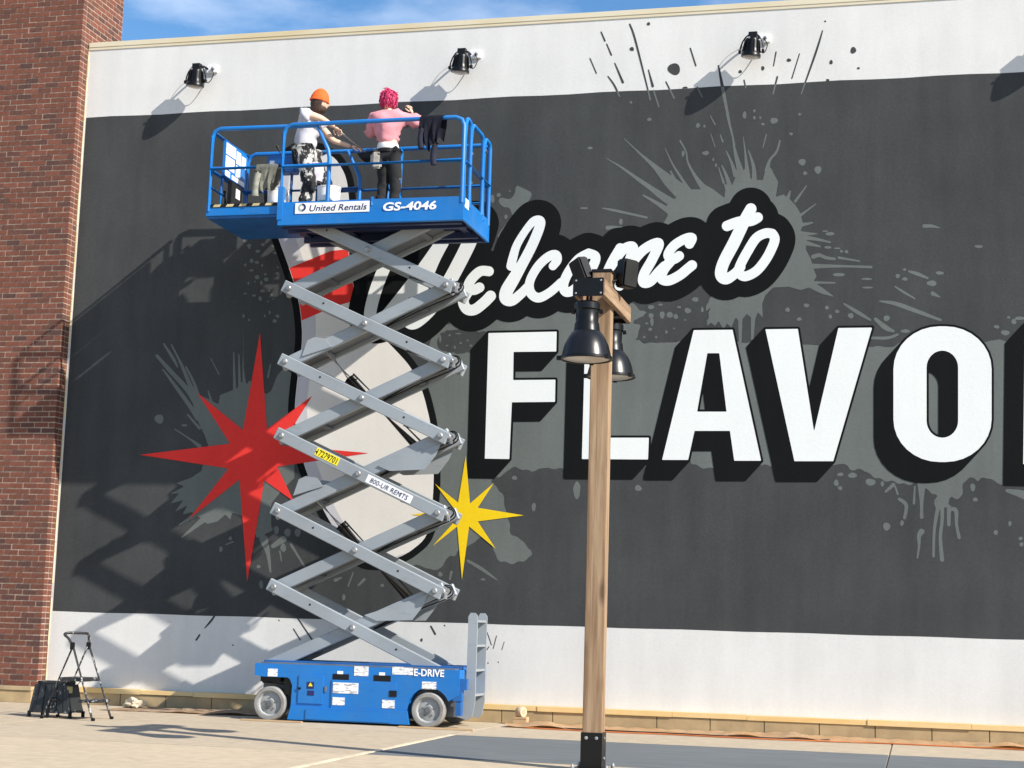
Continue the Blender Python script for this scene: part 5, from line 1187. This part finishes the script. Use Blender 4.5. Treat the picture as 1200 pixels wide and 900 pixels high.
pch = part('tool_pouch', lambda bm: (box(bm, (4.455, -1.085, 6.50), (4.57, -1.03, 6.72), .02), box(bm, (4.42, -1.06, 6.54), (4.50, -1.01, 6.70), .02)), mat('pouch_canvas', (.30, .28, .25), .9, scale=18, col2=(.46, .43, .38)), wom)
part('belt', lambda bm: lathe(bm, [(.146, 0), (.146, .035)], (4.605, -.95, 6.705), (0, 0, 1), 24), M_BLK, wom)
br = thing('paint_brush', (4.43, -.63, 7.25), 'black handled brush raised beside the pink hair', 'paint brush')
part('handle', lambda bm: tube(bm, [(4.50, -.66, 7.262), (4.38, -.60, 7.268)], .012, 8), M_BLK, br, True)
part('bristles', lambda bm: (tube(bm, [(4.385, -.60, 7.268), (4.355, -.585, 7.275), (4.345, -.58, 7.30)], [.016, .02, .012], 8),), M_BLK, br, True)

# ================================================================== THINGS ON THE PLATFORM
def drape(name, x0, x1, y, ztop, front, back, m, label, seed, cat='jacket', rad=.034, sleeves=()):
    """cloth folded over a rail at y, ztop: hangs by front on the street side and back on the far side"""
    rg = np.random.RandomState(seed); nx = 26; ph = rg.rand(6)*6.28; bm = NB(); g = []
    prof = []
    for k in range(14): prof.append((0, k/13))
    for i in range(nx+1):
        s_ = i/nx; x = x0+(x1-x0)*s_; row = []
        fl = front*(.80+.20*math.sin(s_*5+ph[0])*math.sin(s_*11+ph[1])); bl_ = back*(.85+.15*math.sin(s_*7+ph[2]))
        fold = lambda d: .030*math.sin(s_*9+ph[3]+d*4)*min(1, d*5)+.012*math.sin(s_*21+ph[4]-d*9)*min(1, d*4)
        for k in range(10): d = bl_*(1-k/9); row.append((x+.02*math.sin(d*9+ph[5]), y+rad+fold(d)*.6, ztop-d))
        for k in range(1, 6): a_ = math.pi*k/6; row.append((x, y+rad*math.cos(a_), ztop+rad*math.sin(a_)))
        for k in range(12): d = fl*k/11; pin = 1-.22*(d/front); row.append(((x0+x1)/2+(x-(x0+x1)/2)*pin+.02*math.sin(d*8+ph[1]), y-rad-.006-abs(fold(d)), ztop-d))
        g.append([bm.verts.new(p) for p in row])
    for a, b in zip(g, g[1:]):
        for k in range(len(a)-1): bm.faces.new((a[k], b[k], b[k+1], a[k+1]))
    bmesh.ops.solidify(bm, geom=list(bm.faces), thickness=.008)
    t = thing(name, ((x0+x1)/2, y, ztop-front), label, cat)
    finish(bm, 'cloth', m, t, True)
    for pts, r in sleeves: part('sleeve', lambda bm: tube(bm, crom(pts, 4), r, 10), m, t, True)
    return t
M_NAVYC = mat('navy_cloth', (0.010, 0.012, 0.028), .9, var=.2, scale=8)
M_KHAKI = mat('khaki_canvas', (0.30, 0.30, 0.25), .9, scale=11, col2=(.19, .19, .16))
yj = YRN
drape('navy_jacket', 5.22, 5.50, yj, RT, .42, .30, M_NAVYC, 'dark navy jacket hung over the top rail beside the pink sweatshirt', 4, sleeves=[([(5.25, yj-.05, 6.80), (5.235, yj-.06, 6.65), (5.25, yj-.06, 6.54)], .034), ([(5.42, yj-.06, 6.60), (5.40, yj-.07, 6.44), (5.41, yj-.06, 6.34)], .036)])
drape('work_coat', 3.20, 3.48, EN+.01, RM+.02, .34, .28, M_KHAKI, 'khaki paint-stained work coat hung over the extension mid rail', 9, sleeves=[([(3.24, EN-.04, 6.36), (3.22, EN-.05, 6.2), (3.21, EN-.04, 6.06)], .042)])
def pail(x, y, r, h, label, body, extra=None):
    t = thing('paint_pail', (x, y, DK), label, 'pail')
    part('pail_body', lambda bm: lathe(bm, [(r*.88, .002), (r, h-.01), (r*1.05, h-.01), (r*1.05, h), (r*.95, h), (r*.94, h-.03), (.01, h-.03)], (x, y, DK), (0, 0, 1), 28), body, t, True)
    part('pail_handle', lambda bm: tube(bm, [(x+r*1.02*math.cos(a_), y-.02-r*.4*math.sin(a_), DK+h-.03-.10*math.sin(a_)) for a_ in [math.pi*k/10 for k in range(11)]], .004, 5), M_BLKM, t)
    return t
pail(3.40, -1.38, .13, .32, 'white paint pail under the khaki work coat', M_LABEL)
p2 = pail(4.00, -1.28, .14, .36, 'white paint pail with a green band by the leaning painter', M_LABEL)
part('label_band', lambda bm: lathe(bm, [(.137, .12), (.140, .18)], (4.00, -1.28, DK), (0, 0, 1), 28), mat('label_green', (.05, .25, .12), .5), p2, True)
crumple('rag_bag', (4.16, -1.32, DK+.08), (.10, .09, .10), mat('plastic_white', (.66, .68, .66), .35, scale=14, col2=(.30, .36, .36)), 'crumpled white plastic bag beside the green banded pail', 'bag', 6)
t = thing('paint_tray', (4.28, YRF-.06, 6.78), 'black paint tray hooked on the far rail between the painters', 'paint tray')
part('tray', lambda bm: (prism(bm, [(4.13, 6.80), (4.47, 6.84), (4.47, 6.80), (4.36, 6.745), (4.18, 6.735)], YRF-.27, YRF-.03),), M_BLK, t)
part('hook', lambda bm: tube(bm, [(4.3, YRF-.04, 6.82), (4.3, YRF-.04, 6.90), (4.3, YRF-.0, RT+.03), (4.3, YRF+.035, 6.9)], .008), M_BLKM, t)
